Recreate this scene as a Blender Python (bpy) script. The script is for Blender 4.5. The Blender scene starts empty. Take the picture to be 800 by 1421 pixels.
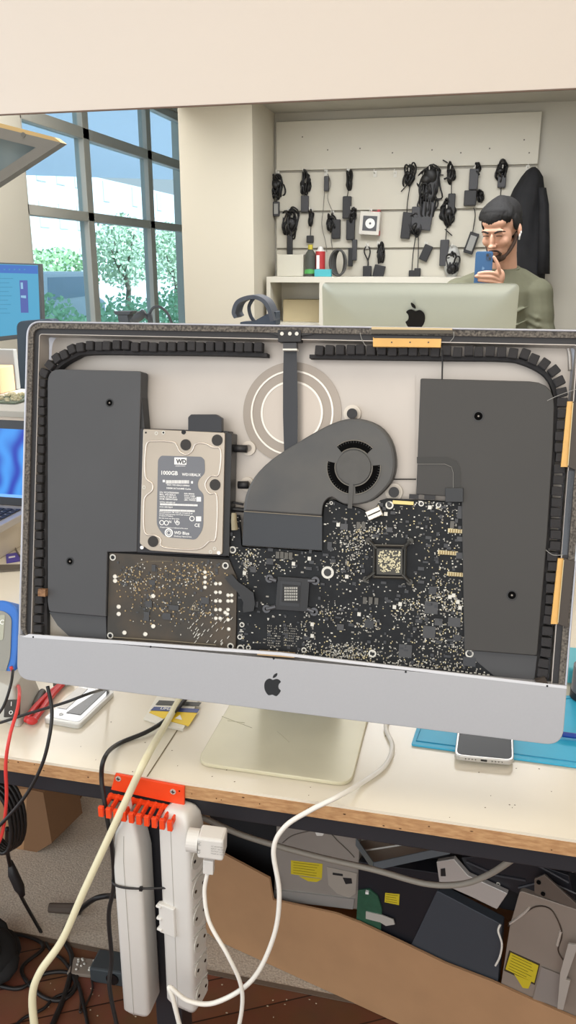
import bpy, bmesh, math, random
from mathutils import Vector, Matrix, Euler
R=math.radians; rnd=random.Random(7)
COL=bpy.context.scene.collection
# ---------------------------------------------------------------- camera geometry
F=1119.0; CX=400.0; CY=710.5
PIT=R(16.97); HD=R(13.1)
FW=Vector((-math.sin(HD)*math.cos(PIT), math.cos(HD)*math.cos(PIT), -math.sin(PIT)))
RT=Vector((math.cos(HD), math.sin(HD), 0)); UP=RT.cross(FW)
CAM=Vector((0,0,.62))
def ray(x,y): return FW+RT*((x-CX)/F)-UP*((y-CY)/F)
def on(x,y,n,d):
    r=ray(x,y); n=Vector(n); t=(d-n.dot(CAM))/n.dot(r); return CAM+r*t
def PY(x,y,Y): return on(x,y,(0,1,0),Y)
def PZ(x,y,Z): return on(x,y,(0,0,1),Z)
def PX(x,y,X): return on(x,y,(1,0,0),X)
def lerp(a,b,t): return a+(b-a)*t
# ---------------------------------------------------------------- materials
def lin(c):
    c=c/255.0; return c/12.92 if c<=.04045 else ((c+.055)/1.055)**2.4
def hexc(h): h=h.lstrip('#'); return tuple(lin(int(h[i:i+2],16)) for i in (0,2,4))+(1,)
MATS={}
def mat(name,col,rough=.5,metal=0,var=.0,scale=40,bump=0,spec=.5,col2=None,stretch=None,emit=None,estr=1):
    if name in MATS: return MATS[name]
    m=bpy.data.materials.new(name); m.use_nodes=True; nt=m.node_tree; N=nt.nodes; L=nt.links
    b=N['Principled BSDF']; c=hexc(col)
    b.inputs['Base Color'].default_value=c; b.inputs['Roughness'].default_value=rough; b.inputs['Metallic'].default_value=metal
    b.inputs['Specular IOR Level'].default_value=spec
    if var or col2 or bump:
        tc=N.new('ShaderNodeTexCoord'); mp=N.new('ShaderNodeMapping'); no=N.new('ShaderNodeTexNoise')
        no.inputs['Scale'].default_value=scale; no.inputs['Detail'].default_value=5
        if stretch: mp.inputs['Scale'].default_value=stretch
        L.new(tc.outputs['Object'],mp.inputs['Vector']); L.new(mp.outputs['Vector'],no.inputs['Vector'])
        cr=N.new('ShaderNodeValToRGB'); cr.color_ramp.elements[0].position=.35; cr.color_ramp.elements[1].position=.65
        c2=hexc(col2) if col2 else tuple(x*(1-var) for x in c[:3])+(1,)
        cr.color_ramp.elements[0].color=c2; cr.color_ramp.elements[1].color=c
        L.new(no.outputs['Fac'],cr.inputs['Fac']); L.new(cr.outputs['Color'],b.inputs['Base Color'])
        if bump:
            bp=N.new('ShaderNodeBump'); bp.inputs['Strength'].default_value=bump; bp.inputs['Distance'].default_value=.002
            L.new(no.outputs['Fac'],bp.inputs['Height']); L.new(bp.outputs['Normal'],b.inputs['Normal'])
    if emit:
        b.inputs['Emission Color'].default_value=hexc(emit); b.inputs['Emission Strength'].default_value=estr
    MATS[name]=m; return m
def glassmat(name,col,alpha,rough=.05):
    m=bpy.data.materials.new(name); m.use_nodes=True; nt=m.node_tree; N=nt.nodes; L=nt.links
    N.remove(N['Principled BSDF']); t=N.new('ShaderNodeBsdfTransparent'); g=N.new('ShaderNodeBsdfGlossy'); mx=N.new('ShaderNodeMixShader')
    t.inputs['Color'].default_value=hexc(col); g.inputs['Roughness'].default_value=rough; mx.inputs['Fac'].default_value=alpha
    L.new(t.outputs[0],mx.inputs[1]); L.new(g.outputs[0],mx.inputs[2]); L.new(mx.outputs[0],N['Material Output'].inputs['Surface'])
    MATS[name]=m; return m
# ---------------------------------------------------------------- mesh builder
def catmull(pts,n=8,closed=False):
    P=[Vector(p) for p in pts]; out=[]; k=len(P)
    rng=range(k) if closed else range(k-1)
    for i in rng:
        if closed: a,b,c,d=P[(i-1)%k],P[i],P[(i+1)%k],P[(i+2)%k]
        else: a=P[max(i-1,0)];b=P[i];c=P[i+1];d=P[min(i+2,k-1)]
        for j in range(n):
            t=j/n; out.append(.5*((2*b)+(c-a)*t+(2*a-5*b+4*c-d)*t*t+(3*b-a-3*c+d)*t**3))
    if not closed: out.append(P[-1])
    return out
def rounded(pts,r,n=5):
    """round the corners of a closed polygon (any dim); r number or list"""
    P=[Vector(p) for p in pts]; out=[]; k=len(P)
    for i in range(k):
        rr=r[i] if isinstance(r,(list,tuple)) else r
        a,b,c=P[i-1],P[i],P[(i+1)%k]
        if rr<=0: out.append(b); continue
        da=(a-b); dc=(c-b); ra=min(rr,da.length*.49); rc=min(rr,dc.length*.49)
        p0=b+da.normalized()*ra; p1=b+dc.normalized()*rc
        for j in range(n+1):
            t=j/n; out.append(p0*(1-t)**2+b*2*t*(1-t)+p1*t*t)
    return out
class MB:
    def __init__(s): s.v=[]; s.f=[]
    def add(s,v,f):
        o=len(s.v); s.v+= [Vector(x) for x in v]; s.f+=[tuple(i+o for i in q) for q in f]; return s
    def prism(s,pts,off):
        n=len(pts); off=Vector(off); pts=[Vector(p) for p in pts]
        return s.add(pts+[p+off for p in pts],[tuple(range(n)),tuple(range(2*n-1,n-1,-1))]+[(i,i+n,(i+1)%n+n,(i+1)%n) for i in range(n)])
    def loft(s,rings,cap=True,closed=True):
        n=len(rings[0]); v=[p for r in rings for p in r]; f=[]
        for k in range(len(rings)-1):
            for i in range(n if closed else n-1):
                j=(i+1)%n; f.append((k*n+i,k*n+j,(k+1)*n+j,(k+1)*n+i))
        if cap: f.append(tuple(range(n-1,-1,-1))); f.append(tuple((len(rings)-1)*n+i for i in range(n)))
        return s.add(v,f)
    def box(s,c,size,rot=None):
        c=Vector(c); x,y,z=[q/2 for q in size]; M=rot if isinstance(rot,Matrix) else (Euler(rot).to_matrix() if rot else Matrix.Identity(3))
        v=[c+M@Vector((a*x,b*y,d*z)) for a in(-1,1) for b in(-1,1) for d in(-1,1)]
        return s.add(v,[(0,1,3,2),(4,6,7,5),(0,4,5,1),(2,3,7,6),(0,2,6,4),(1,5,7,3)])
    def aabb(s,lo,hi):
        lo=Vector(lo);hi=Vector(hi); return s.box((lo+hi)/2,[abs(q) for q in (hi-lo)])
    def tube(s,pts,r,seg=8,closed=False,flat=None):
        P=[Vector(p) for p in pts]; n=len(P); rings=[]; prev=None
        for i in range(n):
            a=P[i-1] if (i>0 or closed) else P[0]; b=P[(i+1)%n] if (i<n-1 or closed) else P[-1]
            t=(b-a); t=t.normalized() if t.length>1e-9 else Vector((0,0,1))
            if prev is None: u=t.orthogonal().normalized()
            else:
                u=prev-t*prev.dot(t); u=u.normalized() if u.length>1e-6 else t.orthogonal().normalized()
            prev=u; w=t.cross(u); rr=r[i] if isinstance(r,(list,tuple)) else r
            rings.append([P[i]+(u*math.cos(2*math.pi*k/seg)+w*math.sin(2*math.pi*k/seg))*rr for k in range(seg)])
        if closed:
            v=[p for q in rings for p in q]; f=[]
            for k in range(n):
                for i in range(seg): f.append((k*seg+i,k*seg+(i+1)%seg,((k+1)%n)*seg+(i+1)%seg,((k+1)%n)*seg+i))
            return s.add(v,f)
        return s.loft(rings)
    def cyl(s,a,b,r,r2=None,seg=20):
        r2=r if r2 is None else r2; return s.tube([a,b],[r,r2],seg)
    def ring(s,c,ax,r0,r1,h,seg=28):
        """annular disc, front face at c facing -ax, thickness h along ax"""
        c=Vector(c);ax=Vector(ax).normalized();u=ax.orthogonal().normalized();w=ax.cross(u)
        def cr(r,o): return [c+ax*o+(u*math.cos(2*math.pi*k/seg)+w*math.sin(2*math.pi*k/seg))*r for k in range(seg)]
        A=[cr(r0,0),cr(r1,0),cr(r1,h),cr(r0,h)]; v=[p for q in A for p in q]; f=[]
        for k in range(4):
            for i in range(seg): j=(i+1)%seg; f.append((k*seg+i,k*seg+j,((k+1)%4)*seg+j,((k+1)%4)*seg+i))
        return s.add(v,f)
    def ell(s,c,rad,rot=None,seg=16,rn=10):
        c=Vector(c); M=Euler(rot).to_matrix() if rot else Matrix.Identity(3); v=[];f=[]
        v.append(c+M@Vector((0,0,rad[2])))
        for i in range(1,rn):
            th=math.pi*i/rn
            for j in range(seg):
                ph=2*math.pi*j/seg; v.append(c+M@Vector((rad[0]*math.sin(th)*math.cos(ph),rad[1]*math.sin(th)*math.sin(ph),rad[2]*math.cos(th))))
        v.append(c+M@Vector((0,0,-rad[2]))); e=len(v)-1
        for j in range(seg): f.append((0,1+j,1+(j+1)%seg)); f.append((e,1+(rn-2)*seg+(j+1)%seg,1+(rn-2)*seg+j))
        for i in range(rn-2):
            for j in range(seg): a=1+i*seg+j;b=1+i*seg+(j+1)%seg; f.append((a,a+seg,b+seg,b))
        return s.add(v,f)
    def build(s,name,m,parent=None,label=None,cat=None,group=None,kind=None,smooth=False,bevel=0,seg=2,mods=None):
        me=bpy.data.meshes.new(name); o=bpy.data.objects.new(name,me); COL.objects.link(o)
        if parent is not None:
            rt=parent
            while rt.parent: rt=rt.parent
            org=Vector(rt.location); o.parent=parent
        else:
            xs=[p.x for p in s.v];ys=[p.y for p in s.v];zs=[p.z for p in s.v]
            org=Vector(((min(xs)+max(xs))/2,(min(ys)+max(ys))/2,min(zs))); o.location=org
        me.from_pydata([tuple(p-org) for p in s.v],[],s.f); 
        bm=bmesh.new(); bm.from_mesh(me); bmesh.ops.recalc_face_normals(bm,faces=bm.faces); bm.to_mesh(me); bm.free()
        if smooth:
            for p in me.polygons: p.use_smooth=True
        me.materials.append(m); tag(o,label,cat,group,kind)
        if bevel:
            md=o.modifiers.new('Bevel','BEVEL'); md.width=bevel; md.segments=seg; md.limit_method='ANGLE'; md.angle_limit=R(40)
        for q in (mods or []):
            md=o.modifiers.new(q[0],q[1])
            for k,v in q[2].items(): setattr(md,k,v)
        return o
def tag(o,label=None,cat=None,group=None,kind=None):
    for k,v in (('label',label),('category',cat),('group',group),('kind',kind)):
        if v: o[k]=v
def thing(name,loc,label,cat,group=None,kind=None):
    o=bpy.data.objects.new(name,None); COL.objects.link(o); o.location=Vector(loc); o.empty_display_size=.02
    tag(o,label,cat,group,kind); return o
def text(mb,s,org,ux,uz,size,depth=.0002,bold=0,align='LEFT'):
    """flat lettering: ux = reading direction, uz = up"""
    cu=bpy.data.curves.new('t','FONT'); cu.body=s; cu.size=1; cu.align_x=align; cu.offset=bold; cu.resolution_u=2
    o=bpy.data.objects.new('t',cu); COL.objects.link(o); dg=bpy.context.evaluated_depsgraph_get(); dg.update()
    me=bpy.data.meshes.new_from_object(o.evaluated_get(dg)); ux=Vector(ux).normalized(); uz=Vector(uz).normalized()
    mb.add([Vector(org)+ux*(v.co.x*size)+uz*(v.co.y*size) for v in me.vertices],[tuple(p.vertices) for p in me.polygons])
    bpy.data.objects.remove(o); bpy.data.meshes.remove(me); bpy.data.curves.remove(cu); return mb
def grow(pts,cnt):  # scale polygon about centroid
    c=sum(pts,Vector((0,)*len(pts[0])))/len(pts); return [c+(p-c)*cnt for p in pts]
# ================================================================ MATERIALS
ALU=mat('aluminium','b9bcc4',.38,.35,var=.04,scale=300,bump=.02)
PAN=mat('inner_pan','bdb6ae',.42,.35,var=.10,scale=9)
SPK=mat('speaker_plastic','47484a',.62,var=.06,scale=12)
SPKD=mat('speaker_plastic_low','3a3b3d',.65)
FOAM=mat('black_foam','2e2d2e',.9,bump=.3,scale=300)
VOID=mat('dark_hollow','060606',.95,spec=.1)
BLK=mat('black_plastic','1d1d1f',.5)
BLKG=mat('black_gloss','121214',.2)
PCB=mat('board_solder_mask','17191c',.55,col2='1e2124',scale=60,spec=.25)
PSUM=mat('power_board','33302a',.45,col2='4a3f31',scale=24)
TIN=mat('tin','cbc9c0',.35,.3); GOLD=mat('gold','c4b790',.35,.4)
DUST=mat('dusty_adhesive','3f3b38',.9,col2='756f66',scale=400,bump=.6)
KAP=mat('kapton','e0ae5c',.35,var=.15,scale=30)
HDM=mat('drive_cover','b5ab9d',.36,.45,var=.05,scale=20)
LBL=mat('grey_label','6d7076',.5); WHT=mat('white_print','efefec',.5)
FANM=mat('fan_plastic','565552',.55,col2='48494a',scale=14)
DUCT=mat('fan_duct','2f3338',.45)
STEEL=mat('stamped_steel','9a938a',.35,.5)
DESK=mat('white_laminate','e4dcc9',.22,var=.03,scale=8)
MDF=mat('chipboard_edge','c39a6c',.75,col2='a87d54',scale=60,bump=.3,stretch=(1,4,4))
DSTL=mat('dark_steel','2b2c31',.45,.2)
CREAM=mat('cream_paint','ded3c6',.6)
WALLG=mat('grey_wall_paint','c4c0b4',.6); COLM=mat('column_paint','d3ccbb',.55)
WPL=mat('white_plastic','dcdad4',.35,var=.03,scale=15); WCAB=mat('white_cable','e9e6dd',.4)
CRCAB=mat('cream_cable','dcd6b4',.4); BCAB=mat('black_cable','1b1a1a',.45); GCAB=mat('grey_cable','8f8a80',.5)
# ================================================================ THE DESK
DY0=.817; DYB=1.80
s=MB(); s.aabb((-2.2,DY0,-.002),(1.6,DYB,0)); s.aabb((-2.2,DY0+.001,-.021),(1.6,DYB,-.002))
desk=thing('workbench',(-.2,1.3,-.75),'long white-topped workbench with raw chipboard front edge and dark steel frame','workbench')
s=MB(); s.aabb((-2.2,DY0,-.004),(1.6,DYB,0)); s.build('tabletop',DESK,desk,label='glossy white laminate top')
s=MB(); s.aabb((-2.2,DY0-.0005,-.0225),(1.6,DYB,-.004)); s.build('core_board',MDF,desk,label='raw chipboard edge')
s=MB()
for i in range(26):
    u=rnd.uniform(-.7,.3); s.ell((u,DY0-.0008,-.004-rnd.random()*.016),(rnd.uniform(.0006,.0022),.0006,rnd.uniform(.0005,.001)),seg=6,rn=4)
s.build('edge_chips',mat('dark_chip','5a3d26',.9),desk)
s=MB(); s.aabb((-2.2,DY0+.006,-.050),(1.6,DY0+.046,-.0225)); s.build('front_rail',DSTL,desk,bevel=.002)
s=MB(); s.aabb((-2.2,DYB-.05,-.062),(1.6,DYB-.01,-.0225)); s.build('rear_rail',DSTL,desk,bevel=.002)
for x in (-2.1,-.371,1.5):
    s=MB(); s.aabb((x-.02,DY0+.02,-.749),(x+.02,DY0+.06,-.050)); s.build('leg',DSTL,desk,bevel=.002)
    s=MB(); s.aabb((x-.02,DYB-.05,-.749),(x+.02,DYB-.01,-.062)); s.build('leg',DSTL,desk,bevel=.002)
a=PZ(276,968,0);b=PZ(214,1063,0)
s=MB(); s.prism([(a.x-.001,a.y,.0002),(a.x+.001,a.y,.0002),(b.x+.0008,DY0,.0002),(b.x-.0006,DY0,.0002)],(0,0,.0003)); s.build('top_seam',mat('seam','75694f',.8),desk,label='dark seam across the white top')
s=MB()
for _ in range(60):
    p=PZ(rnd.uniform(60,780),rnd.uniform(1000,1150),0)
    if p.y>DY0+.005: s.ell((p.x,p.y,.0003),(rnd.uniform(.0004,.0012),rnd.uniform(.0004,.001),.0003),seg=6,rn=4)
s.build('crumbs',mat('crumb','6b5a44',.9),kind='stuff',label='tiny crumbs of solder and dust on the white worktop',cat='dust')
# ================================================================ iMAC
AL=R(13.0); NV=Vector((0,math.cos(AL),-math.sin(AL))); VV=Vector((0,math.sin(AL),math.cos(AL))); B0=Vector((0,.80,.10))
def W(u,v,w=0): return B0+Vector((u,0,0))+VV*v+NV*w
def I(x,y,w=0): return on(x,y,NV,NV.dot(B0)+w)
def uv(x,y,w=0): p=I(x,y,w); return Vector((p.x,(p-B0).dot(VV)))
def ipoly(pts,w,r=0): return rounded([I(x,y,w) for x,y in pts],r)
def iprism(pts,w0,w1,r=0,mb=None):
    mb=mb or MB(); mb.prism(ipoly(pts,w0,r),NV*(w1-w0)); return mb
def irect(x,y,w,h): return [(x-w/2,y-h/2),(x+w/2,y-h/2),(x+w/2,y+h/2),(x-w/2,y+h/2)]
imac=thing('disassembled_computer',(-.21,.95,0),'opened silver all-in-one desktop computer without its screen, boards and speakers exposed, on the white workbench','computer')
U0,U1,V0,V1=-.5365,.1165,.0255,.4685
def outline(d,w,rt=.019,rb=.019,vb=None):
    vb=V0+d if vb is None else vb
    q=rounded([Vector((U0+d,vb)),Vector((U1-d,vb)),Vector((U1-d,V1-d)),Vector((U0+d,V1-d))],[max(rb-d,0)]*2+[max(rt-d,.0015)]*2,8)
    return [W(p.x,p.y,w) for p in q]
CT=[(27,884),(400,912),(787,957)]           # top of chin
vch=uv(28,884).y
# shell: outer wall + lip
s=MB(); A=outline(0,0); Bq=outline(.0018,0); n=len(A); C1=outline(.0018,.034); D1=outline(0,.012)
s.loft([C1,Bq,A,D1],cap=False)
E1=[W((p.x+.21)*.93-.21,lerp(.24,(p-B0).dot(VV),.93),.035) for p in A]; F1=[W((p.x+.21)*.5-.21,lerp(.22,(p-B0).dot(VV),.5),.062) for p in A]
s.loft([D1,E1,F1],cap=False); s.add(F1,[tuple(range(len(F1)))])
shell=s.build('rear_housing',ALU,imac,label='silver aluminium shell',smooth=True)
for p in shell.data.polygons: p.use_smooth=len(p.vertices)==4
s=MB(); s.prism(outline(.0012,.030),NV*.003); s.build('inner_pan',PAN,imac,label='warm grey inner back surface')
# foam-adhesive border
def ring2(d0,d1,w0,w1,vb):
    a=outline(d0,w0,vb=vb);b=outline(d1,w0,vb=vb);c=outline(d1,w1,vb=vb);d=outline(d0,w1,vb=vb)
    s=MB(); return s.loft([d,a,b,c,d],cap=False)
ring2(.0019,.0085,.0015,.006,vch+.001).build('adhesive_border',DUST,imac,label='torn grey foam adhesive around the rim')
ring2(.0148,.0156,.004,.030,vch+.001).build('rim_wall',PAN,imac)
ring2(.0085,.0148,.004,.008,vch+.001).build('inner_rim',mat('rim_black','242325',.55),imac,label='black inner rim band')
s=MB()
for y in (562,671,778):
    p=uv(42,y,.005); s.box(W(U0+.0117,p.y,.0048),(.0068,.0006,.0008),Matrix.Rotation(-AL,3,'X'))
s.build('rim_gap',WHT,imac)
# chin
vt_l=uv(27,881).y; vt_r=uv(787,951).y
q=rounded([Vector((U0,V0)),Vector((U1,V0)),Vector((U1,vt_r)),Vector((U0,vt_l))],[.019,.019,.001,.001],8)
s=MB(); s.prism([W(p.x,p.y,-.0012) for p in q],NV*.013); chin=s.build('chin',mat('chin_aluminium','a9aaad',.45,.25,var=.02,scale=400),imac,label='smooth silver front chin with black fruit emblem',bevel=.001)
s=MB(); cp=[(40,880),(390,905.5),(787,952),(787,956),(390,909.5),(30,884)]
s.prism([I(x,y,-.0016) for x,y in cp],NV*.003); s.build('chin_ledge',mat('ledge','cfd0d3',.4,.3),imac,label='thin machined ledge above the chin')
s=MB()
for x,y in ((46,884),(209,897.5),(380,914),(563.5,932.5),(760,952)): 
    p=I(x,y,-.0017); s.cyl(p,p+NV*.001,.0012,seg=10)
s.build('chin_hole',BLKG,imac)
# apple emblem outline (unit height ~1)
def apple():
    body=[(0,.62),(.10,.66),(.22,.70),(.36,.66),(.45,.56),(.36,.44),(.33,.30),(.37,.17),(.47,.08),(.42,-.05),(.34,-.17),(.25,-.25),(.14,-.24),(.02,-.20),(-.10,-.24),(-.20,-.25),(-.31,-.16),(-.40,-.02),(-.45,.14),(-.46,.32),(-.42,.48),(-.33,.60),(-.20,.67),(-.09,.65)]
    leaf=[(.0,.73),(.02,.86),(.11,.97),(.23,1.02),(.22,.90),(.14,.79)]
    return catmull([Vector((a,b)) for a,b in body],4,True),catmull([Vector((a,b)) for a,b in leaf],4,True)
def emblem(pos,ux,uz,nn,h,mirror=1):
    s=MB()
    for loop in apple():
        s.prism([pos+ux*(p.x*h*mirror)+uz*((p.y-.36)*h) for p in loop],nn)
    return s
emblem(I(378.5,950,-.0015),Vector((1,0,0)),VV,NV*.0012,.0213).build('fruit_emblem',BLKG,chin,label='black bitten-fruit emblem')
# stand
s=MB(); q=rounded([PZ(271,1066,0),PZ(489,1091,0),PZ(496,998,0),PZ(318,975,0)],.016,8); q=[Vector((p.x,p.y,.0006)) for p in q]
f0=PZ(273,1062,0);f1=PZ(489,1087,0)
q=rounded([Vector((f0.x,.853,0)),Vector((f1.x,.853,0)),Vector((f1.x,1.04,0)),Vector((f0.x,1.04,0))],[.022,.022,.01,.01],8)
q=[Vector((p.x,p.y,.0006)) for p in q]
s.prism(q,(0,0,.0055)); s.build('stand_foot',mat('foot_aluminium','d6d0b4',.38,.1,var=.05,scale=20),imac,label='flat cream-tinted aluminium foot',bevel=.0012)
xm=(f0.x+f1.x)/2
s=MB(); pr=[(1.03,.006),(1.00,.08),(.975,.17),(.965,.25)]
for k in range(3):
    (y0,z0),(y1,z1)=pr[k],pr[k+1]; s.prism([(xm-.06,y0,z0),(xm+.06,y0,z0),(xm+.06,y0+.008,z0),(xm-.06,y0+.008,z0)],(0,y1-y0,z1-z0))
s.build('stand_neck',ALU,imac)
# thin film scratches on foot
s=MB()
for x0,y0,x1,y1 in ((308,994,350,1010),(316,1000,340,1003),(385,1015,402,1030)):
    a=PZ(x0,y0,.0062);b=PZ(x1,y1,.0062); s.tube([a,b],.0004,5)
s.build('scratch',mat('scratch','b9b394',.4),imac)
# stamped mount disc
c=I(405,573,.029)
def disc(r,w0,w1,m,name,lb=None,cc=(405,573)):
    c=I(cc[0],cc[1],w0); s=MB(); s.cyl(c,c+NV*(w1-w0),r,seg=56); return s.build(name,m,imac,label=lb)
mount=disc(.0590,.0285,.031,mat('mount_ring','938a80',.35,.5),'mount_disc','stamped round steel mount with concentric steps')
for r0,r1,w in ((.0475,.0495,.0275),(.0350,.0372,.0268)):
    s=MB(); s.ring(I(405,573,w),NV,r0,r1,.003,48); s.build('mount_rib',mat('mount_rib','d8d2c8',.3,.5),mount)
disc(.035,.0275,.031,mat('mount_core','b3aaa0',.35,.5),'mount_core')
# flex strap and camera module
def strip(path,wd,w,th=.0006):
    """flat ribbon: path of (px,py) pairs left/right"""
    s=MB(); L=[I(a,b,w) for a,b,_,_ in path]; Rr=[I(c,d,w) for _,_,c,d in path]
    rings=[[L[i],Rr[i],Rr[i]+NV*th,L[i]+NV*th] for i in range(len(L))]; return s.loft(rings)
strip([(394,484,412,484),(393,530,413,530),(393,575,413.5,575),(394.5,626,413,620)],0,.012).build('flex_strap',mat('strap','23262c',.4),imac,label='black ribbon strap hanging over the mount disc')
s=iprism(irect(402,466,32,17),.000,.012,.0015); cam=s.build('camera_module',BLK,imac,label='small camera bracket at the top centre',bevel=.0005)
s=MB()
for x in (391.5,402.5,412): p=I(x,463,-.0008); s.cyl(p,p+NV*.002,.0021,seg=14)
s.build('camera_screw',TIN,cam)
iprism(irect(402.5,480,19,9),.003,.012,.0005).build('strap_clamp',mat('clamp','3b3b3d',.4),cam,bevel=.0004)
iprism(irect(402.5,485,20,2.5),.002,.012).build('clamp_bar',TIN,cam)
iprism([(372,456),(386,459),(386,466),(372,462)],.002,.01).build('side_ear',BLK,cam); iprism([(418,460),(434,457),(434,464),(418,466)],.002,.01).build('side_ear',BLK,cam)
# foam combs
def comb(path,name,lb,step=.0117):
    raw=catmull([I(x,y,.012) for x,y in path],30); pts=[raw[0]]; left=.0015
    for a_,b_ in zip(raw,raw[1:]):
        d_=(b_-a_).length; pos=0
        while pos+left<=d_:
            pos+=left; pts.append(a_.lerp(b_,pos/d_)); left=.0015
        left-=(d_-pos)
    st=MB(); ins=[]
    for i,p in enumerate(pts):
        t=(pts[min(i+1,len(pts)-1)]-pts[max(i-1,0)]).normalized(); o=t.cross(NV); ins.append((p,t,o))
    sg=1
    rings=[]
    for p,t,o in ins:
        o=o*sg; rings.append([p-o*.0082,p-o*.0040,p-o*.0040+NV*.014,p-o*.0082+NV*.014])
    st.loft(rings); base=st.build(name,FOAM,imac,label=lb)
    acc=0; last=ins[0][0]; k=0
    for p,t,o in ins:
        acc+=(p-last).length; last=p
        while acc>=step:
            acc-=step; o2=(o*sg); j=rnd.uniform(-.0012,.0012)
            M=Matrix((t,o2,NV)).transposed(); M=M@Matrix.Rotation(rnd.uniform(-.05,.05),3,'Z')
            s=MB(); s.box(p+o2*(.0008+j)-NV*rnd.uniform(0,.002),(.0095,.0108,.012),M); s.build('foam_block',FOAM,base,bevel=.0008,seg=1); k+=1
    return base
comb([(57,884),(57,800),(58,700),(59,600),(60,550),(64,522),(78,502),(100,488),(122,482),(200,482),(300,483),(372,485)],'foam_comb','black foam comb curling round the left speaker')
comb([(430,487),(520,488),(610,489),(700,490),(730,495),(757,508),(772,524),(780,548),(780,575),(776,640),(772,700),(767,770),(763,830),(758,890),(752,942)],'foam_comb','black foam comb curling round the right speaker')
# ------------------------------------------------ speakers
def screwhole(x,y,w,par,r=.0052):
    s=MB(); s.ring(I(x,y,w-.0004),NV,r*.72,r,.001,24); s.build('screw_rim',mat('screwrim','232324',.4),par)
    s=MB(); p=I(x,y,w-.0002); s.cyl(p,p+NV*.001,r*.75,seg=18); q=s.build('screw',VOID,par)
    s=MB(); s.cyl(I(x,y,w-.0006),I(x,y,w),r*.18,seg=8); s.build('screw_head',mat('screwpin','77716a',.4,.5),par)
L=[(66,545),(67,522),(82,512),(195,515),(194,600),(190,766),(149,766),(147,856),(70,849),(66,835)]
sp=iprism([(66,835),(66,512),(196,515),(190,766),(149,766),(147,856),(68,849)],.006,.028,[0,.016,.004,0,0,0,.004]).build('left_speaker_box',SPK,imac,label='tall dark grey speaker box',bevel=.001)
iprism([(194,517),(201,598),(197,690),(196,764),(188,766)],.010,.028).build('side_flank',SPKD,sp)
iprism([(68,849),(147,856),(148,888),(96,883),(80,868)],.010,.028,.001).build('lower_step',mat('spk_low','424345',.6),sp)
screwhole(152,559,.006,sp); screwhole(97,779,.006,sp)
sp=iprism([(584,525),(771,530),(768,620),(760,745),(746,910),(645,902),(641,690),(578,686)],.006,.028,[.002,.026,0,0,.003,0,0,0]).build('right_speaker_box',mat('speaker_right','3d3c3a',.6,var=.05,scale=10),imac,label='tall dark grey speaker box with moulded cable channel',bevel=.001)
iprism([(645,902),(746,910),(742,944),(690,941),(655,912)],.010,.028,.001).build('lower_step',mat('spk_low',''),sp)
screwhole(664.5,577.5,.006,sp,.0062); screwhole(711,826,.006,sp,.0060)
ch=[(579,634,579,643),(600,634,600,643),(622,634,620,643),(634,640,626,647),(639,650,630,652),(640,678,630,678)]
strip(ch,0,.0052,.001).build('cable_channel',mat('channel','333331',.6),sp)
s=MB(); s.tube([I(x,y,.0050) for x,y in ((579,644),(618,644),(627,648),(629.5,656),(629.5,677))],.0003,5); s.build('channel_edge',mat('chedge','85837e',.5),sp)
iprism(irect(631,687,25,20),.003,.02,.001).build('speaker_plug',mat('plug','2a2d30',.5),sp,bevel=.001)
s=MB(); s.tube([I(614,486,.004),I(614.5,505,.006),I(614,526,.006)],.0009,6); s.build('microphone_wire',BCAB,imac)
# ------------------------------------------------ hard drive
hd=thing('hard_drive',I(255,765,.02),'silver internal hard disk drive with grey label, mounted inside the opened computer','hard drive')
def h(x,y): return (180+x/5.333,570+y/5.333)
hw=.003
iprism([h(70,130),h(735,150),h(720,1080),h(50,1050)],hw+.004,.026,.002).build('drive_chassis',mat('drive_cast','26262a',.5),hd,bevel=.001)
cov=iprism([h(100,135),h(705,163),h(685,1065),h(560,1062),h(150,1035),h(75,985)],hw,hw+.005,[.002,.002,.003,0,.003,.002]).build('drive_cover',HDM,hd,bevel=.0006)
rp=[(125,255),(190,225),(320,232),(352,262),(372,302),(420,325),(462,300),(492,245),(560,243),(612,270),(676,292),(662,470),(602,482),(560,545),(590,612),(648,635),(640,935),(592,965),(500,1025),(250,1010),(232,950),(180,920),(112,900),(106,720),(116,640),(168,590),(168,540),(116,480)]
s=MB(); s.tube([I(*h(x,y),hw-.0001) for x,y in [ (p.x,p.y) for p in catmull([Vector((a,b)) for a,b in rp],4,True)]],.0011,8,True); s.build('raised_ridge',mat('ridge','d2cabf',.25,.5),cov,smooth=True)
lab=[(235,332),(530,340),(555,365),(558,462),(505,515),(505,575),(548,615),(545,880),(490,955),(260,935),(200,850),(210,360)]
lbo=iprism([h(a,b) for a,b in lab],hw-.0004,hw+.0002,[.002,.002,.002,.004,.005,.005,.004,.008,.004,.007,.006,.003]).build('drive_label',LBL,hd,label='grey paper label with white print')
for a,b in ((415,252),(648,218),(632,548),(173,968)):
    s=MB(); p=I(*h(a,b),hw-.0007); s.cyl(p,p+NV*.002,.0066,seg=26); s.build('cover_seal',mat('seal','2a2724',.6,bump=.3,scale=200),cov)
s=MB()
for a,b in ((90,1012),(660,1052)): p=I(*h(a,b),hw-.0006); s.cyl(p,p+NV*.002,.0022,seg=14)
s.build('corner_screw',WHT,cov)
s=MB()
for a,b,r in ((120,162,.0016),(400,158,.004),(250,162,.0016)): p=I(*h(a,b),hw-.0003); s.cyl(p,p+NV*.001,r*.7,seg=14)
s.build('cover_hole',BLKG,cov)
s=MB()
for a,b in ((198,167),(250,162),(107,567),(630,1020),(600,1045)): s.ring(I(*h(a,b),hw-.0005),NV,.0012,.0022,.001,16)
s.build('cover_rivet',TIN,cov)
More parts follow.
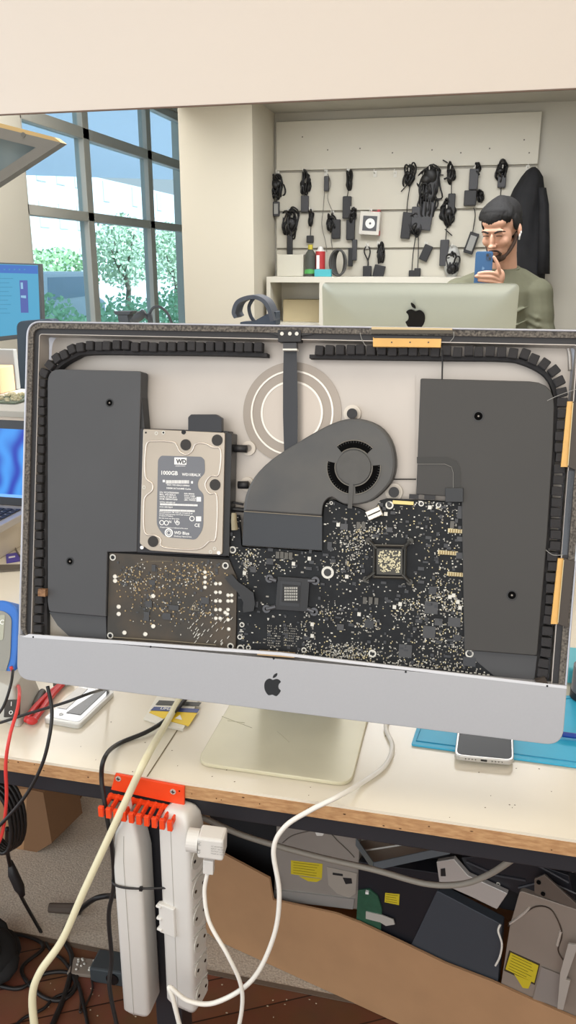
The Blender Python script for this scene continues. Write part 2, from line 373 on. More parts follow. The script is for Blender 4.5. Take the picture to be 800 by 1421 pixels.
# label print
o0=I(*h(200,600),0); ux=(I(*h(500,612),0)-I(*h(220,600),0)).normalized(); uzz=(I(*h(220,400),0)-I(*h(214,700),0)).normalized()
def LT(s,txt,x,y,pxsize,bold=0): text(s,txt,I(*h(x,y),hw-.0006),ux,uzz,pxsize/5.333*.00088,bold=bold)
s=MB(); iprism([h(332,345),h(423,348),h(420,400),h(331,397)],hw-.0006,hw,.0005,s)
for x,y,w_,hh in ((245,520,16,18),(455,530,14,18),(495,655,34,34),(492,800,38,36),(340,409,72,3)):
    iprism([h(x,y-hh/2),h(x+w_,y-hh/2),h(x+w_,y+hh/2),h(x,y+hh/2)],hw-.0006,hw,0,s)
x=268
while x<440:
    w_=rnd.choice([2,3,5]); iprism([h(x,514),h(x+w_,514),h(x+w_,540),h(x,538)],hw-.0006,hw,0,s); x+=w_+rnd.choice([1.5,2])
for yy_,x0,x1 in ((692,225,500),(735,222,480)):
    x=x0
    while x<x1:
        w_=rnd.choice([3,5,8]); iprism([h(x,yy_-7+(x-x0)*.03),h(x+w_,yy_-7+(x-x0)*.03),h(x+w_,yy_+7+(x-x0)*.03),h(x,yy_+7+(x-x0)*.03)],hw-.0006,hw,0,s); x+=w_+1.5
LT(s,'1000GB',228,472,40,.02); LT(s,'WD10EALX',388,480,27,.02)
for i,(x,y,t,z) in enumerate([(275,553,'WDC WD10EALX-009BA0',15),(272,578,'5000M SATA/64MB Cache',17),(222,608,'S/N: WCATR0000000',16),(222,624,'MDL: WD10EALX',16),(222,641,'DATE: 27 FEB 2013',16),(222,657,'DCM: HBRNHT2AB',16),(404,618,'R/N: 800046',15),(404,634,'5VDC: 0.68A',15),(404,650,'12VDC: 0.55A',15),(404,664,'LBA: 1953525',15),(222,680,'WWN: 50014EE1AF',14),(222,715,'DCX: 5E01F6JD9',14),(220,752,'Drive parameters PM 16383 cyl 16 heads 63 spt',13),(220,766,'Circuit board warranty void if seal removed',13),(220,780,'Product of Thailand',13),(218,797,'Do not cover any drive holes',13),(400,838,'CE',34),(330,830,'UL',30),(290,830,'N',26),(225,865,'Western Digital is a trademark of its owner',12)]):
    LT(s,t,x if t!='CE' else 480,y if t!='CE' else 858,z,.02)
LT(s,'WD Blue',330,912,30,.02); LT(s,'Desktop Hard Drive',328,932,16,.01)
for a,b,r in ((238,828,.003),(272,830,.003),(290,903,.0052),(290,903,.0028),(355,830,.0026),(462,798,.0032)): s.ring(I(*h(a,b),hw-.0006),NV,r*.72,r,.0004,24)
s.build('label_print',WHT,lbo)
s=MB(); LT(s,'WD',346,388,42,.05); 
for q in [Vector((0,0,0))]: s.v=[p-NV*.0003 for p in s.v]
s.build('label_emblem',mat('emblem_print','55565a',.5),lbo)
# caddy tab + bracket
iprism([(261,600),(261,579),(265,575),(300,575),(308,580),(308,600)],.004,.012,.001).build('drive_tab',mat('tab','24262b',.4),hd,bevel=.001)
iprism([(312,600),(322,602),(318,772),(308,770)],.006,.028,.0005).build('drive_bracket',mat('bracket','1f1f20',.4),hd,bevel=.0006)
for x,y in ((345,622),(343,672)):
    s=MB(); s.ring(I(x,y,.026),NV,.004,.0085,.004,22); s.build('rubber_seat',mat('seatmetal','c9c1b5',.4,.3),imac)
for x,y,x2,y2 in ((322,622,343,623),(331,673,345,673)):
    s=MB(); s.tube([I(x,y,.018),I(x2,y2,.018)],.0045,12); s.build('mount_pin',BLK,imac,smooth=True)
s=MB(); s.tube([I(319,706,.02),I(340,708,.02)],.003,8); s.tube([I(318,696,.02),I(338,700,.02)],.0015,8); s.build('cable_bundle',BLK,imac)
# ------------------------------------------------ fan
fo=[(338.5,709),(342,687),(354,662),(377.5,638),(411,616),(445,596),(472,584),(499,581),(526,590),(543,610),(550,638),(546,665),(529,686),(509,698),(480,700),(462,690),(450,699),(447,716)]
fp=catmull([Vector((a,b)) for a,b in fo],3)
outer=[I(p.x,p.y,.010) for p in fp]; cc=sum(outer,Vector())/len(outer)
s=MB(); inner=[cc+(p-cc)*.955-NV*.0055 for p in outer]; mid=[cc+(p-cc)*.99-NV*.0042 for p in outer]; bk=[p+NV*.016 for p in outer]
# top face with three arc vents: build face as polygon minus ring area via separate lid
s.loft([bk,outer,mid,inner],cap=False); s.add(inner,[tuple(range(len(inner)))]); s.add(bk,[tuple(range(len(bk)))])
fan=s.build('blower_fan',FANM,imac,label='dark snail-shaped blower fan with duct',smooth=False,bevel=.0004)
iprism([(338.5,709),(447.5,716),(447.5,764),(336.5,757)],.0065,.026,.0008).build('air_duct',DUCT,fan,bevel=.0015)
s=MB(); s.tube([I(339,709.5,.0055),I(390,713,.0055),I(447,717,.0055)],.0005,5); s.build('duct_tape_seam',mat('seamtape','8b8374',.8),fan)
fc=(491,648.5); wf=.0035
def arc(r0,r1,a0,a1,w0,w1,mb=None,n=14):
    mb=mb or MB(); c=I(*fc,w0); u=Vector((1,0,0))
    P=[c+(u*math.cos(lerp(a0,a1,i/n))+VV*math.sin(lerp(a0,a1,i/n)))*r1 for i in range(n+1)]+[c+(u*math.cos(lerp(a1,a0,i/n))+VV*math.sin(lerp(a1,a0,i/n)))*r0 for i in range(n+1)]
    mb.prism(P,NV*(w1-w0)); return mb
for a0,a1 in ((48,132),(170,262),(278,368)):
    v_=arc(.0215,.0300,R(a0),R(a1),wf+.0006,wf+.0014).build('fan_vent',VOID,fan,label='black arc-shaped vent')
    s=MB()
    for k in range(int((a1-a0)/6)):
        t=R(a0+3+k*6); c=I(*fc,wf+.0004); d=Vector((1,0,0))*math.cos(t)+VV*math.sin(t); s.tube([c+d*.0275,c+d*.0298],.00035,4)
    s.build('fan_blades',mat('blade','2e2e2d',.5),v_)
    s=MB(); n=18; c=I(*fc,wf+.0003)
    for r_ in (.0212,.0303): s.tube([c+(Vector((1,0,0))*math.cos(R(lerp(a0,a1,i/n)))+VV*math.sin(R(lerp(a0,a1,i/n))))*r_ for i in range(n+1)],.0005,5)
    s.build('vent_rim',mat('ventrim','77736a',.5),v_)
s=MB(); p=I(*fc,wf-.0004); s.cyl(p,p+NV*.003,.0192,.0205,seg=40); s.build('fan_hub',mat('hub','4d4c49',.5,var=.15,scale=60),fan,label='round hub plate',smooth=False)
s=MB(); s.box(I(487,687,wf),(.005,.001,.030),Matrix.Rotation(-AL,3,'X')); s.build('hub_arm',mat('hub',''),fan)
for x,y in ((489,574),(547,683)):
    s=MB(); s.ring(I(x,y,.024),NV,.006,.010,.006,22); b_=s.build('fan_mount',mat('seatmetal',''),imac)
    s=MB(); s.cyl(I(x,y,.012),I(x,y,.024),.006,seg=16); s.build('fan_grommet',BLK,b_)
s=MB(); s.tube([I(546,665,.022),I(578,665,.022)],.0008,5); s.build('antenna_wire',BCAB,imac)
iprism([(560,520),(577,520),(577,690),(560,690)],.0295,.031).build('pan_shade_plate',PAN,imac)
# ------------------------------------------------ boards
def inside(p,poly):
    x,y=p; c=False; n=len(poly)
    for i in range(n):
        x1,y1=poly[i];x2,y2=poly[i-1]
        if (y1>y)!=(y2>y) and x<(x2-x1)*(y-y1)/(y2-y1)+x1: c=not c
    return c
LB=[(317,714),(332,716),(335,757),(337,759),(447,766),(449.5,712),(451,700),(457,695),(463,694),(476,700),(500,706),(514,714),(522,704),(527,695),(536,692.5),(578,694),(648,698),(653,703),(653,760),(645,878),(651,892),(688,938),(640,934),(480,918),(330,904),(329,800),(318,770)]
lbm=iprism(LB,.011,.0135,.0006).build('logic_board',PCB,imac,label='irregular black main circuit board full of tiny components')
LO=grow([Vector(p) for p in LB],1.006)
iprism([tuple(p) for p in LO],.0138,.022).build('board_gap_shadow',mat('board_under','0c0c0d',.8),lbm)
PS=[(152,767),(318,777),(329,802),(327,904),(149,887)]
psb=iprism(PS,.0095,.012,.0006).build('power_supply_board',PSUM,imac,label='dusty brown-black power supply board')
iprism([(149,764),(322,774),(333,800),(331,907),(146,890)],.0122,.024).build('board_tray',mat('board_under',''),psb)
NMX=Matrix((Vector((1,0,0)),VV,NV)).transposed()
def chip(x,y,w,hh,m,name,par,wz,th=.0012,ang=0,label=None):
    s=MB(); s.box(I(x,y,wz)-NV*th/2,(w,hh,th),NMX@Matrix.Rotation(ang,3,'Z')); return s.build(name,m,par,label=label)
PXM=.00086 # metres per photo pixel around the boards
CHIPM=mat('chip_black','303236',.35); CHIPG=mat('chip_grey','3f4042',.35)
def scatter(mb,n,region,wz,smin,smax,poly,avoid=(),th=.0008,grid=True):
    x0,y0,x1,y1=region; k=0; t=0
    while k<n and t<n*6:
        t+=1; x=rnd.uniform(x0,x1); y=rnd.uniform(y0,y1)
        if not inside((x,y),poly) or any(a<=x<=c and b<=y<=d for a,b,c,d in avoid): continue
        w=rnd.uniform(smin,smax)*PXM; hh=rnd.uniform(smin,smax)*PXM
        if rnd.random()<.4: w*=1.8
        mb.box(I(x,y,wz)-NV*th/2,(w,hh,th),NMX); k+=1
def clus(mb,n,cx,cy,sx,sy,wz,smin,smax,poly,th=.0008):
    for _ in range(n):
        x=rnd.gauss(cx,sx); y=rnd.gauss(cy,sy)
        if not inside((x,y),poly): continue
        w=rnd.uniform(smin,smax)*PXM; hh=rnd.uniform(smin,smax)*PXM
        mb.box(I(x,y,wz)-NV*th/2,(w,hh,th),NMX)
WB=.011; LI=[tuple(p) for p in grow([Vector(p) for p in LB],.985)]
AV=[(512,748,572,808),(372,795,440,852),(446,785,466,804)]
tin=MB(); gold=MB(); blk=MB(); gry=MB()
scatter(tin,240,(318,690,690,940),WB,.8,1.8,LI,AV); scatter(gold,110,(318,690,690,940),WB,.8,1.6,LI,AV)
scatter(blk,160,(318,690,690,940),WB,2,5,LI,AV,.0015); scatter(gry,260,(318,690,690,940),WB,.8,2.2,LI,AV)
for cx_,cy_,sx,sy,nn in ((490,745,14,8,60),(520,735,22,7,90),(492,765,14,14,90),(475,790,12,10,50),(622,760,14,22,50),(610,830,18,18,170),(632,845,12,22,110),(600,880,22,14,120),(625,900,18,12,80),(512,866,10,6,60),(470,905,28,7,150),(490,905,25,7,110),(455,850,18,8,60),(380,783,30,8,40),(345,775,8,10,50),(630,710,14,10,40),(395,880,16,14,0),(345,790,6,16,30),(560,845,12,8,40),(425,880,6,18,40),(590,700,20,8,30),(540,918,40,5,60),(600,925,40,4,80)):
    clus(tin,int(nn*.45),cx_,cy_,sx,sy,WB,.8,1.9,LI); clus(gold,int(nn*.3),cx_,cy_,sx,sy,WB,.8,1.8,LI); clus(gry,int(nn*.5),cx_,cy_,sx,sy,WB,.8,2.2,LI)
for i in range(8):
    for j in range(9):
        for (bx,by) in ((372,868),(395,868)): 
            if rnd.random()<.75: gry.box(I(bx+i*2.4,by+j*3.4+i*.2,WB)-NV*.0003,(.0009,.0012,.0006),NMX)
for i in range(24): tin.box(I(540+i*6,919+i*.75+rnd.uniform(-1,1),WB)-NV*.0004,(.0028,.0012,.0009),NMX)
tin.build('tin_solder_components',TIN,lbm,kind='stuff'); gold.build('gold_solder_components',GOLD,lbm,kind='stuff')
blk.build('black_components',CHIPM,lbm,kind='stuff'); gry.build('grey_components',mat('comp_grey','8d8a82',.4),lbm,kind='stuff')
for x,y,w,hh in ((599,843,17,16),(596,877,16,16),(601,819,10,10),(609,863,10,9),(635,885,10,8),(563,903,17,17),(513,866,12,10),(478,731,10,8),(631,863,16,12),(345,713,8,10),(652,918,16,12),(352,838,14,8),(541,735,8,6),(375,779,10,8),(640,771,12,8),(640,748,10,6),(458,757,6,10),(640,711,8,16),(352,790,8,8),(473,870,9,8)):
    chip(x,y,w*PXM,hh*PXM,rnd.choice((CHIPM,CHIPG)),'chip',lbm,WB,.0014,rnd.choice((0,0,.0)))
for x,y in ((507,833),(515,833),(523,834),(498,729),(505,729),(386,770),(392,770),(398,771),(404,771),(628,728)):
    chip(x,y,5*PXM,9*PXM,mat('capacitor','55534e',.35,.3),'capacitor',lbm,WB,.002)
for x,y in ((470,728),(482,800),(536,713),(597,704),(408,782),(430,775),(499,852),(556,838),(548,842),(434,866),(434,882),(625,828),(630,826),(636,835),(639,843),(340,795)):
    chip(x,y,4.5*PXM,5*PXM,TIN,'capacitor',lbm,WB,.002)
for x,y,n_ in ((638,737,8),(622,767,7),(635,797,7)):
    c=chip(x,y,n_*3.6*PXM,5*PXM,GOLD,'contact_strip',lbm,WB,.001,label='gold contact strip')
    s=MB()
    for k in range(n_): s.box(I(x-n_*1.7+k*3.4+1,y,WB)-NV*.0016,(.0012,.0042,.0008),NMX)
    s.build('contact_pads',mat('gold_dark','8a7444',.4),c)
chip(560,697.5,27*PXM,4.5*PXM,mat('gold_conn','cdb978',.3,.3),'edge_connector',lbm,WB,.0018)
chip(597,690,14*PXM,6*PXM,BLK,'audio_connector',lbm,WB,.004); chip(575,689,12*PXM,6*PXM,BLK,'audio_connector',lbm,WB,.004)
s=MB(); M=NMX@Matrix.Rotation(R(28),3,'Z'); s.box(I(520,712,.004),(.017,.011,.008),M); sc=s.build('silver_connector',mat('bright_silver','c9c3b8',.2,.7),lbm,bevel=.0008)
s=MB(); s.box(I(520,712,.0035)-NV*.004,(.015,.0015,.001),M); s.build('connector_slot',BLK,sc)
# screw rings
def ringhole(x,y,par,wz,r=.0042,m=TIN):
    s=MB(); s.ring(I(x,y,wz-.0010),NV,r*.62,r,.0012,24); q=s.build('screw_ring',m,par)
    s=MB(); p=I(x,y,wz-.0006); s.cyl(p,p+NV*.001,r*.62,seg=18); s.build('screw_core',BLKG,q)
for x,y,r in ((541,701,.0045),(648,704,.005),(585,699,.003),(609,701,.003),(323,763,.0042),(455,794.5,.0072),(517,907,.0045),(652,907,.0045),(422,902,.003),(334,900,.0045),(336,867,.003),(460,698,.002),(333,884,.003),(345,899,.003)): ringhole(x,y,lbm,WB,r)
# GPU socket bracket
g=(541,779)
GB=mat('bracket_dark','34332f',.35,.4)
s=MB()
for dx,dy in ((-29,-29),(29,-28),(-33,25),(28,29)):
    s.tube([I(g[0]+dx*.62,g[1]+dy*.62,.0075),I(g[0]+dx,g[1]+dy,.0075)],.0022,8); s.cyl(I(g[0]+dx,g[1]+dy,.0065),I(g[0]+dx,g[1]+dy,.011),.0036,seg=16)
a=[I(g[0]+p,g[1]+q,.0072) for p,q in ((-21,-22),(22,-21),(21,23),(-22,22))]
for i in range(4): s.tube([a[i],a[(i+1)%4]],.0017,6)
gb=s.build('graphics_bracket',GB,lbm,label='square dark bracket with four arms')
s=iprism([(g[0]-18,g[1]-18),(g[0]+18,g[1]-17),(g[0]+18,g[1]+19),(g[0]-18,g[1]+18)],.0085,.011); gc=s.build('graphics_chip',mat('gchip','3b3932',.4),lbm,label='speckled square graphics chip')
s=MB()
for _ in range(150): s.box(I(g[0]+rnd.uniform(-15,15),g[1]+rnd.uniform(-15,15),.0083),(rnd.uniform(.0008,.002),rnd.uniform(.0008,.002),.0007),NMX)
s.build('chip_speckle',mat('gold_lt','cfc7a4',.3,.3),gc,kind='stuff')
# CPU socket
s=iprism([(386,800),(430,803),(427,849),(382,846)],.0075,.011,.001); cb=s.build('processor_bracket',mat('cpu_br','1b1c1f',.35),lbm,label='black square processor bracket',bevel=.0004)
iprism([(390,806),(418,808),(416,842),(388,840)],.0068,.0078).build('bracket_plate',mat('cpupl','26282c',.3),cb)
c_=chip(404,824,24*PXM,24*PXM,mat('cpud','101012',.4),'processor_back',lbm,.0068,.0008)
s=MB()
for i in range(7):
    for j in range(5): s.box(I(396+i*2.7,816+j*4,.0055),(.0011,.0022,.0006),NMX)
s.build('processor_pads',TIN,c_)
for x,y,x2,y2 in ((384,806,374,803),(383,842,370,845),(428,806,438,806),(427,845,436,849)):
    s=MB(); s.tube([I(x,y,.0085),I(x2,y2,.0085)],.0025,8); s.ring(I(x2,y2,.0075),NV,.0022,.0048,.0035,18); s.build('bracket_arm',mat('cpu_arm','55565a',.35,.4),cb)
# PSU parts
PI_=[tuple(p) for p in grow([Vector(p) for p in PS],.94)]; WP=.0095
tin=MB(); gold=MB(); gry=MB()
for cx_,cy_,sx,sy,nn in ((200,800,24,10,90),(215,820,14,10,60),(240,848,26,12,120),(270,800,10,14,60),(270,795,24,8,50),(295,790,14,8,40),(250,800,8,12,40),(290,845,12,8,30),(180,808,10,10,40)):
    clus(tin,int(nn*.3),cx_,cy_,sx,sy,WP,.8,1.9,PI_); clus(gold,int(nn*.6),cx_,cy_,sx,sy,WP,.8,2.4,PI_); clus(gry,int(nn*.3),cx_,cy_,sx,sy,WP,1.5,4,PI_)
for _ in range(36):
    x,y=rnd.uniform(262,322),rnd.uniform(848,895)
    if inside((x,y),PI_): tin.box(I(x,y,WP)-NV*.0006,(.0008,.0038,.0012),NMX@Matrix.Rotation(R(-35),3,'Z'))
for x,y in ((285,794),(285,801),(285,808),(285,815),(300,810),(306,810),(300,822),(306,822),(300,834),(306,834),(300,846),(306,846),(300,858),(306,858),(317,826),(322,826),(317,834),(322,834),(317,846),(317,860),(318,873),(213,869),(202,880),(173,878),(316,852),(313,850),(213,827),(160,800),(160,806),(165,842),(165,852)):
    tin.cyl(I(x,y,WP-.0014),I(x,y,WP),.0018 if x>280 else .0024,.0026 if x>280 else .003,seg=10)
tin.build('tin_joints',TIN,psb,kind='stuff'); gold.build('resistors',mat('tan_comp','a8926a',.4,.2),psb,kind='stuff'); gry.build('dark_components',CHIPG,psb,kind='stuff')
for x,y,w,hh in ((207,838,10,9),(232,855,12,9),(242,843,14,7),(204,855,8,13),(212,808,9,7),(214,788,6,9),(285,833,12,9)): chip(x,y,w*PXM,hh*PXM,CHIPG,'chip',psb,WP,.0015)
for x,y in ((156.5,773.5),(313,785),(153,882),(320,897)): ringhole(x,y,psb,WP,.0040)
s=MB(); tri=[I(264,846,WP-.0002),I(276,847,WP-.0002),I(270.5,835,WP-.0002)]; s.tube(tri,.0004,5,True); s.tube([I(270.5,839,WP-.0002),I(270.4,843,WP-.0002)],.0005,5); s.cyl(I(270.3,845,WP-.0003),I(270.3,845,WP),.0006,seg=6); s.build('warning_triangle',mat('silk','a8a392',.6),psb)
s=MB(); s.tube([I(x,y,WP-.0002) for x,y in ((182,790),(195,781),(208,779),(240,779))],.0003,5); s.tube([I(x,y,WP) for x,y in ((155,884),(230,889),(300,895))],.0006,5); s.build('silkscreen_line',mat('silk2','7d745f',.6),psb)
# ribbon between boards
strip([(312,802,322,797),(320,812,331,808),(331,823,339,813),(338,836,352,823),(337,844,354,838),(338,850,352,848)],0,.0045,.002).build('linking_ribbon',mat('ribbon','232426',.4),imac,label='black curved ribbon joining the two boards')
# cable head above board at left
s=MB(); s.tube([I(325,712,.006),I(325,722,.005),I(326,735,.006)],[.003,.0035,.004],10); s.build('sensor_plug',mat('plugtan','8e8468',.5),imac)
iprism([(358,904),(408,908),(409,913),(357,909)],-.001,.008).build('copper_tab',mat('copper_tab','b79a73',.4,.3),imac,label='beige metal tab above the chin')
# kapton strips on the rim
iprism([(518,468),(613,469),(612,482),(518,481)],-.0005,.006,.0004).build('amber_tape_strip',KAP,imac,label='amber tape with dark strip at the top rim')
iprism([(516,457),(629,458),(629,463),(516,463)],-.0008,.002).build('tape_edge',mat('tape_dark','4a4336',.5),imac)
iprism([(516,453.5),(628,455.5),(628,458),(516,457)],-.0012,.002).build('tape_line',mat('tapel','c5b085',.4),imac)
iprism([(519,466),(613,467),(613,470),(519,469)],-.0008,.004).build('tape_slot',BLK,imac)
s=MB()
for x in (544,569.5,595): s.cyl(I(x,475,-.001),I(x,475,.001),.0008,seg=8)
s.build('tape_pin',BLKG,imac)
for (x0,x1,y0,y1,sh) in ((782,790,557,648,6),(768,776,775,866,7)):
    iprism([(x0+sh,y0),(x1+sh,y0),(x1-1,y1),(x0-3,y1)],.002,.008,.0003).build('amber_tape_strip',KAP,imac,label='amber tape strip on the right rim')
    iprism([(x1+sh,y0),(x1+sh+15,y0+4),(x1+12,y1+5),(x1-1,y1)],-.001,.008,.0005).build('driver_board',mat('drvbrd','3d352d',.5),imac,label='narrow dark brown board on the right rim',bevel=.0004)
    s=MB(); s.tube([I(x1+sh,y0+2,-.0012),I(x1-1,y1-2,-.0012)],.0005,5); s.build('gold_edge',GOLD,imac)
iprism([(789,653),(798,653),(788,770),(780,770)],.004,.008).build('rim_steel',mat('rimst','4a5058',.4),imac)
s=MB()
for pts in (((500,462),(503,472),(508,480)),((630,460),(630,468),(625,474)),((760,556),(775,549),(800,540)),((758,763),(768,770),(782,770))):
    s.tube(catmull([I(x,y,-.001) for x,y in pts],5),.0004,5)
s.build('rim_thread',mat('thread','8b8b86',.5),imac)
# corner pads
for cx_,cy_ in ((83,492),(762,490)):
    s=MB(); sg=1 if cx_<400 else -1
    s.tube(catmull([I(cx_-sg*30,cy_+24,.029),I(cx_-sg*27,cy_-8,.029),I(cx_-sg*12,cy_-24,.029),I(cx_+sg*14,cy_-30,.029)],8),.0022,8); s.build('pan_boss',mat('panboss','d4cec6',.35,.3),imac,smooth=True)
s=MB(); s.prism([I(66,882,.020),I(66,846,.020),I(80,866,.020),I(97,884,.020)],NV*.006); s.build('corner_plate',mat('cornerp','b9b2a6',.4,.3),imac)
s=MB(); s.box(I(60,822,.004),(.010,.009,.008),NMX); s.build('rusty_clip',mat('rust','6b4a32',.7,col2='97724d',scale=300),imac)
s=MB(); s.box(I(752,946,.004),(.011,.009,.010),NMX@Matrix.Rotation(.5,3,'Z')); s.build('frayed_foam_end',mat('fray','3a322b',.9,bump=.5,scale=200),imac)
# ================================================================ THINGS ON THE DESK
def zpoly(pts,z,r=0): return rounded([PZ(x,y,z) for x,y in pts],r)
def zprism(pts,z0,z1,r=0,mb=None):
    mb=mb or MB(); q=zpoly(pts,z1,r); mb.prism([Vector((p.x,p.y,z0)) for p in q],(0,0,z1-z0)); return mb
def cable(name,pts,r,m,label,cat='cable',parent=None,seg=8,n=8,group=None):
    s=MB(); s.tube(catmull(pts,n),r,seg); return s.build(name,m,parent,label,cat,group,smooth=True)
BLUE=mat('blue_mat','35b2da',.45,var=.04,scale=30)
s=zprism([(571,1033),(860,1072),(880,960),(590,975)],.0003,.003,.004)
mt=s.build('repair_mat',BLUE,None,'bright blue silicone repair mat under the right end of the computer','repair mat',bevel=.001)
s=MB(); q=[PZ(x,y,.0032) for x,y in ((578,1028),(850,1064),(868,965),(596,980))]; s.tube(q,.0009,6,True); s.build('mat_rim',mat('blue_rim','178fb8',.5),mt)
def phone(name,pts,z0,th,label,body,screen,inset=.92,r=.010):
    q=[PZ(x,y,z0+th) for x,y in pts]; c=sum(q,Vector())/4
    t=thing(name,(c.x,c.y,z0),label,'smartphone')
    Q=rounded([Vector((p.x,p.y,z0)) for p in q],r,6)
    s=MB(); s.prism(Q,(0,0,th)); b=s.build('phone_body',body,t,bevel=.0012)
    s=MB(); s.prism([Vector((c.x+(p.x-c.x)*inset,c.y+(p.y-c.y)*(inset+.02),z0+th-.0001)) for p in Q],(0,0,.0004)); s.build('screen',screen,t)
    return t,q
t,q=phone('smartphone',[(631,1048),(714,1056),(712,985),(640,978)],.0035,.0075,'dark-screened smartphone with silver rim lying face up on the blue mat',mat('phone_rim','c9c7c2',.25,.5),mat('dark_screen','26282a',.35,spec=.25),.93)
s=MB(); a,b=q[0],q[1]; d=(b-a)/18
for k in range(18):
    if k in (3,4,5,6,11,12,13,14): s.cyl(a+d*(k+.5)+Vector((0,-.0005,-.0035)),a+d*(k+.5)+Vector((0,.001,-.0035)),.0007,seg=8)
s.box((a+b)/2+Vector((0,-.0002,-.0035)),(.008,.0012,.0022)); s.build('port',BLKG,t)
t,q=phone('smartphone',[(59,997),(110,1006),(160,958),(112,950)],.0005,.0075,'white-framed broken smartphone face up beside the red pliers',mat('phone_white','d6d6d2',.3,.3),mat('mirror_screen','8c8f90',.1,.3),.86,.008)
s=MB(); s.prism([PZ(x,y,.0086) for x,y in ((92,989),(112,992),(150,956),(142,955))],(0,0,.0003)); s.build('screen_crack',BLKG,t)
s=MB(); s.prism([PZ(x,y,.0086) for x,y in ((80,982),(92,984),(122,956),(108,954))],(0,0,.0003)); s.build('screen_film',WHT,t)
s=MB(); p=PZ(85,991,.0085); s.ring(p+Vector((0,0,.0005)),(0,0,-1),.0022,.003,.0004,20); s.build('home_button',WHT,t)
# yellow glue packet
t=thing('glue_packet',PZ(240,992,0),'flattened yellow and white glue sachet with blue band, beside the computer foot','packet')
pk=[(208,990),(216,975),(276,975),(262,1016),(246,1013),(230,1003)]
def zsheet(pts,z,m,name,par,th=.0012,lb=None):
    s=MB(); s.prism([PZ(x,y,z) for x,y in pts],(0,0,th)); return s.build(name,m,par,label=lb)
zsheet([(200,999),(222,962),(282,962),(254,1015),(232,1010)],.0006,mat('sachet','e2ded0',.35),'sachet',t,.003)
zsheet([(207,989),(213,984),(275,988),(262,1008),(233,1000)],.0037,mat('sachet_yellow','e8c51c',.4),'yellow_panel',t,.0004)
zsheet([(209,986),(214,981),(277,984),(274,989)],.0042,mat('sachet_blue','3c4a80',.4),'blue_band',t,.0004)
zsheet([(216,978),(221,972),(280,975),(276,980)],.0042,mat('sachet_dark','3a3a34',.4),'dark_band',t,.0004)
s=MB(); text(s,'LIMA',PZ(222,984,.0048),(PZ(260,988,0)-PZ(220,984,0)),(0,1,0),.008,bold=.02); s.build('packet_print',WHT,t)
zsheet([(243,997),(253,999),(250,992)],.0042,WHT,'warning_mark',t,.0003)
# red handled pliers
t=thing('pliers',PZ(60,975,0),'red-handled pliers lying next to the broken white smartphone','pliers')
RED=mat('red_grip','c9302f',.35)
for pts in (((36,1000),(46,985),(62,968),(82,952)),((44,1003),(58,985),(72,965),(86,950))):
    s=MB(); s.tube(catmull([PZ(x,y,.008) for x,y in pts],6),[.0035]+[.0045]*17+[.005],10); s.build('handle',RED,t,smooth=True)
s=MB(); s.ell(PZ(44,1000,.008),(.009,.006,.006)); s.build('grip_end',RED,t,smooth=True)
s=MB(); s.box(PZ(88,946,.008),(.012,.03,.008),(0,0,-.5)); s.build('jaw',mat('plier_steel','77787a',.3,.8),t,bevel=.001)
# dark oval tool
s=MB(); s.tube(catmull([PZ(x,y,.006) for x,y in ((49,981),(54,968),(60,959))],6),[.003]+[.0055]*11+[.003],10); s.build('spudger_tool',mat('tool_grey','4b4742',.5),None,'short dark rounded tool between the grey switch box and pliers','tool',smooth=True)
# grey box with rocker switch
t=thing('power_supply_unit',PZ(15,965,0),'slanted light grey housing with a black rocker switch at the left edge of the bench','switch box')
gp=[PZ(-60,975,.0),PZ(28,1012,.0),PZ(58,965,.0),PZ(40,930,.0),PZ(-40,900,.0)]
s=MB(); c=sum(gp,Vector())/5; Q=[Vector((p.x,p.y,.0005)) for p in rounded(gp,.012)]; T=[Vector((c.x+(p.x-c.x)*.72,c.y+(p.y-c.y)*.72+.004,.045)) for p in Q]; s.loft([Q,T]); s.build('housing',mat('putty_grey','b1aea4',.5),t,smooth=False,bevel=.002)
f0=(gp[0]+gp[1])/2; cA=Vector((f0.x+.022,f0.y+.013,.020)); nrm=Vector((.15,-.8,.55)).normalized(); ux=Vector((.93,.3,.0)).normalized(); M=Matrix((ux,nrm.cross(ux),nrm)).transposed()
pc=PZ(17,983,.022)
s=MB(); s.box(pc,(.020,.024,.008),M); rk=s.build('rocker_switch',mat('rocker','35332f',.4),t,label='black rocker switch marked I O',bevel=.001)
s=MB(); s.box(pc+M@Vector((0,.006,.0045)),(.001,.006,.0008),M); s.ring(pc+M@Vector((0,-.006,.0046)),-nrm,.0018,.0028,.0006,16); s.build('switch_mark',WHT,rk)
# multimeter
t=thing('multimeter',PY(0,968,.93)*1,'blue rubber-cased digital multimeter leaning up at the left edge behind the computer','multimeter')
t.location.z=0
Ym=.93; al=R(30); mv=Vector((0,math.sin(al),math.cos(al))); mn=Vector((0,math.cos(al),-math.sin(al)))
b0=Vector((PY(2,967,Ym).x,Ym,.004)); 
def M2(x,y,w=0): return on(x,y,mn,mn.dot(b0)+w)
mp=[(-75,840),(8,832),(26,845),(24,915),(12,958),(-6,972),(-80,975)]
s=MB(); s.prism(rounded([M2(x,y) for x,y in mp],[.015,.012,.014,.03,.02,.012,.02]),mn*.035); s.build('rubber_case',mat('meter_blue','2f6fc4',.5),t,label='bright blue rubber holster',bevel=.003)
mp2=[(-65,853),(4,847),(16,856),(14,912),(4,945),(-14,958),(-70,960)]
s=MB(); s.prism(rounded([M2(x,y,-.0015) for x,y in mp2],.008),mn*.004); f_=s.build('meter_face',mat('meter_face','8d8c83',.5),t)
s=MB(); s.prism(rounded([M2(x,y,-.0022) for x,y in ((-60,858),(7,853),(4,888),(-62,893))],.003),mn*.002); s.build('meter_display',mat('meter_lcd','a9aa98',.3),f_)
s=MB(); text(s,'C',M2(-1,866,-.0028),(1,0,0),mv,.010,bold=.02); s.build('meter_print',WHT,f_)
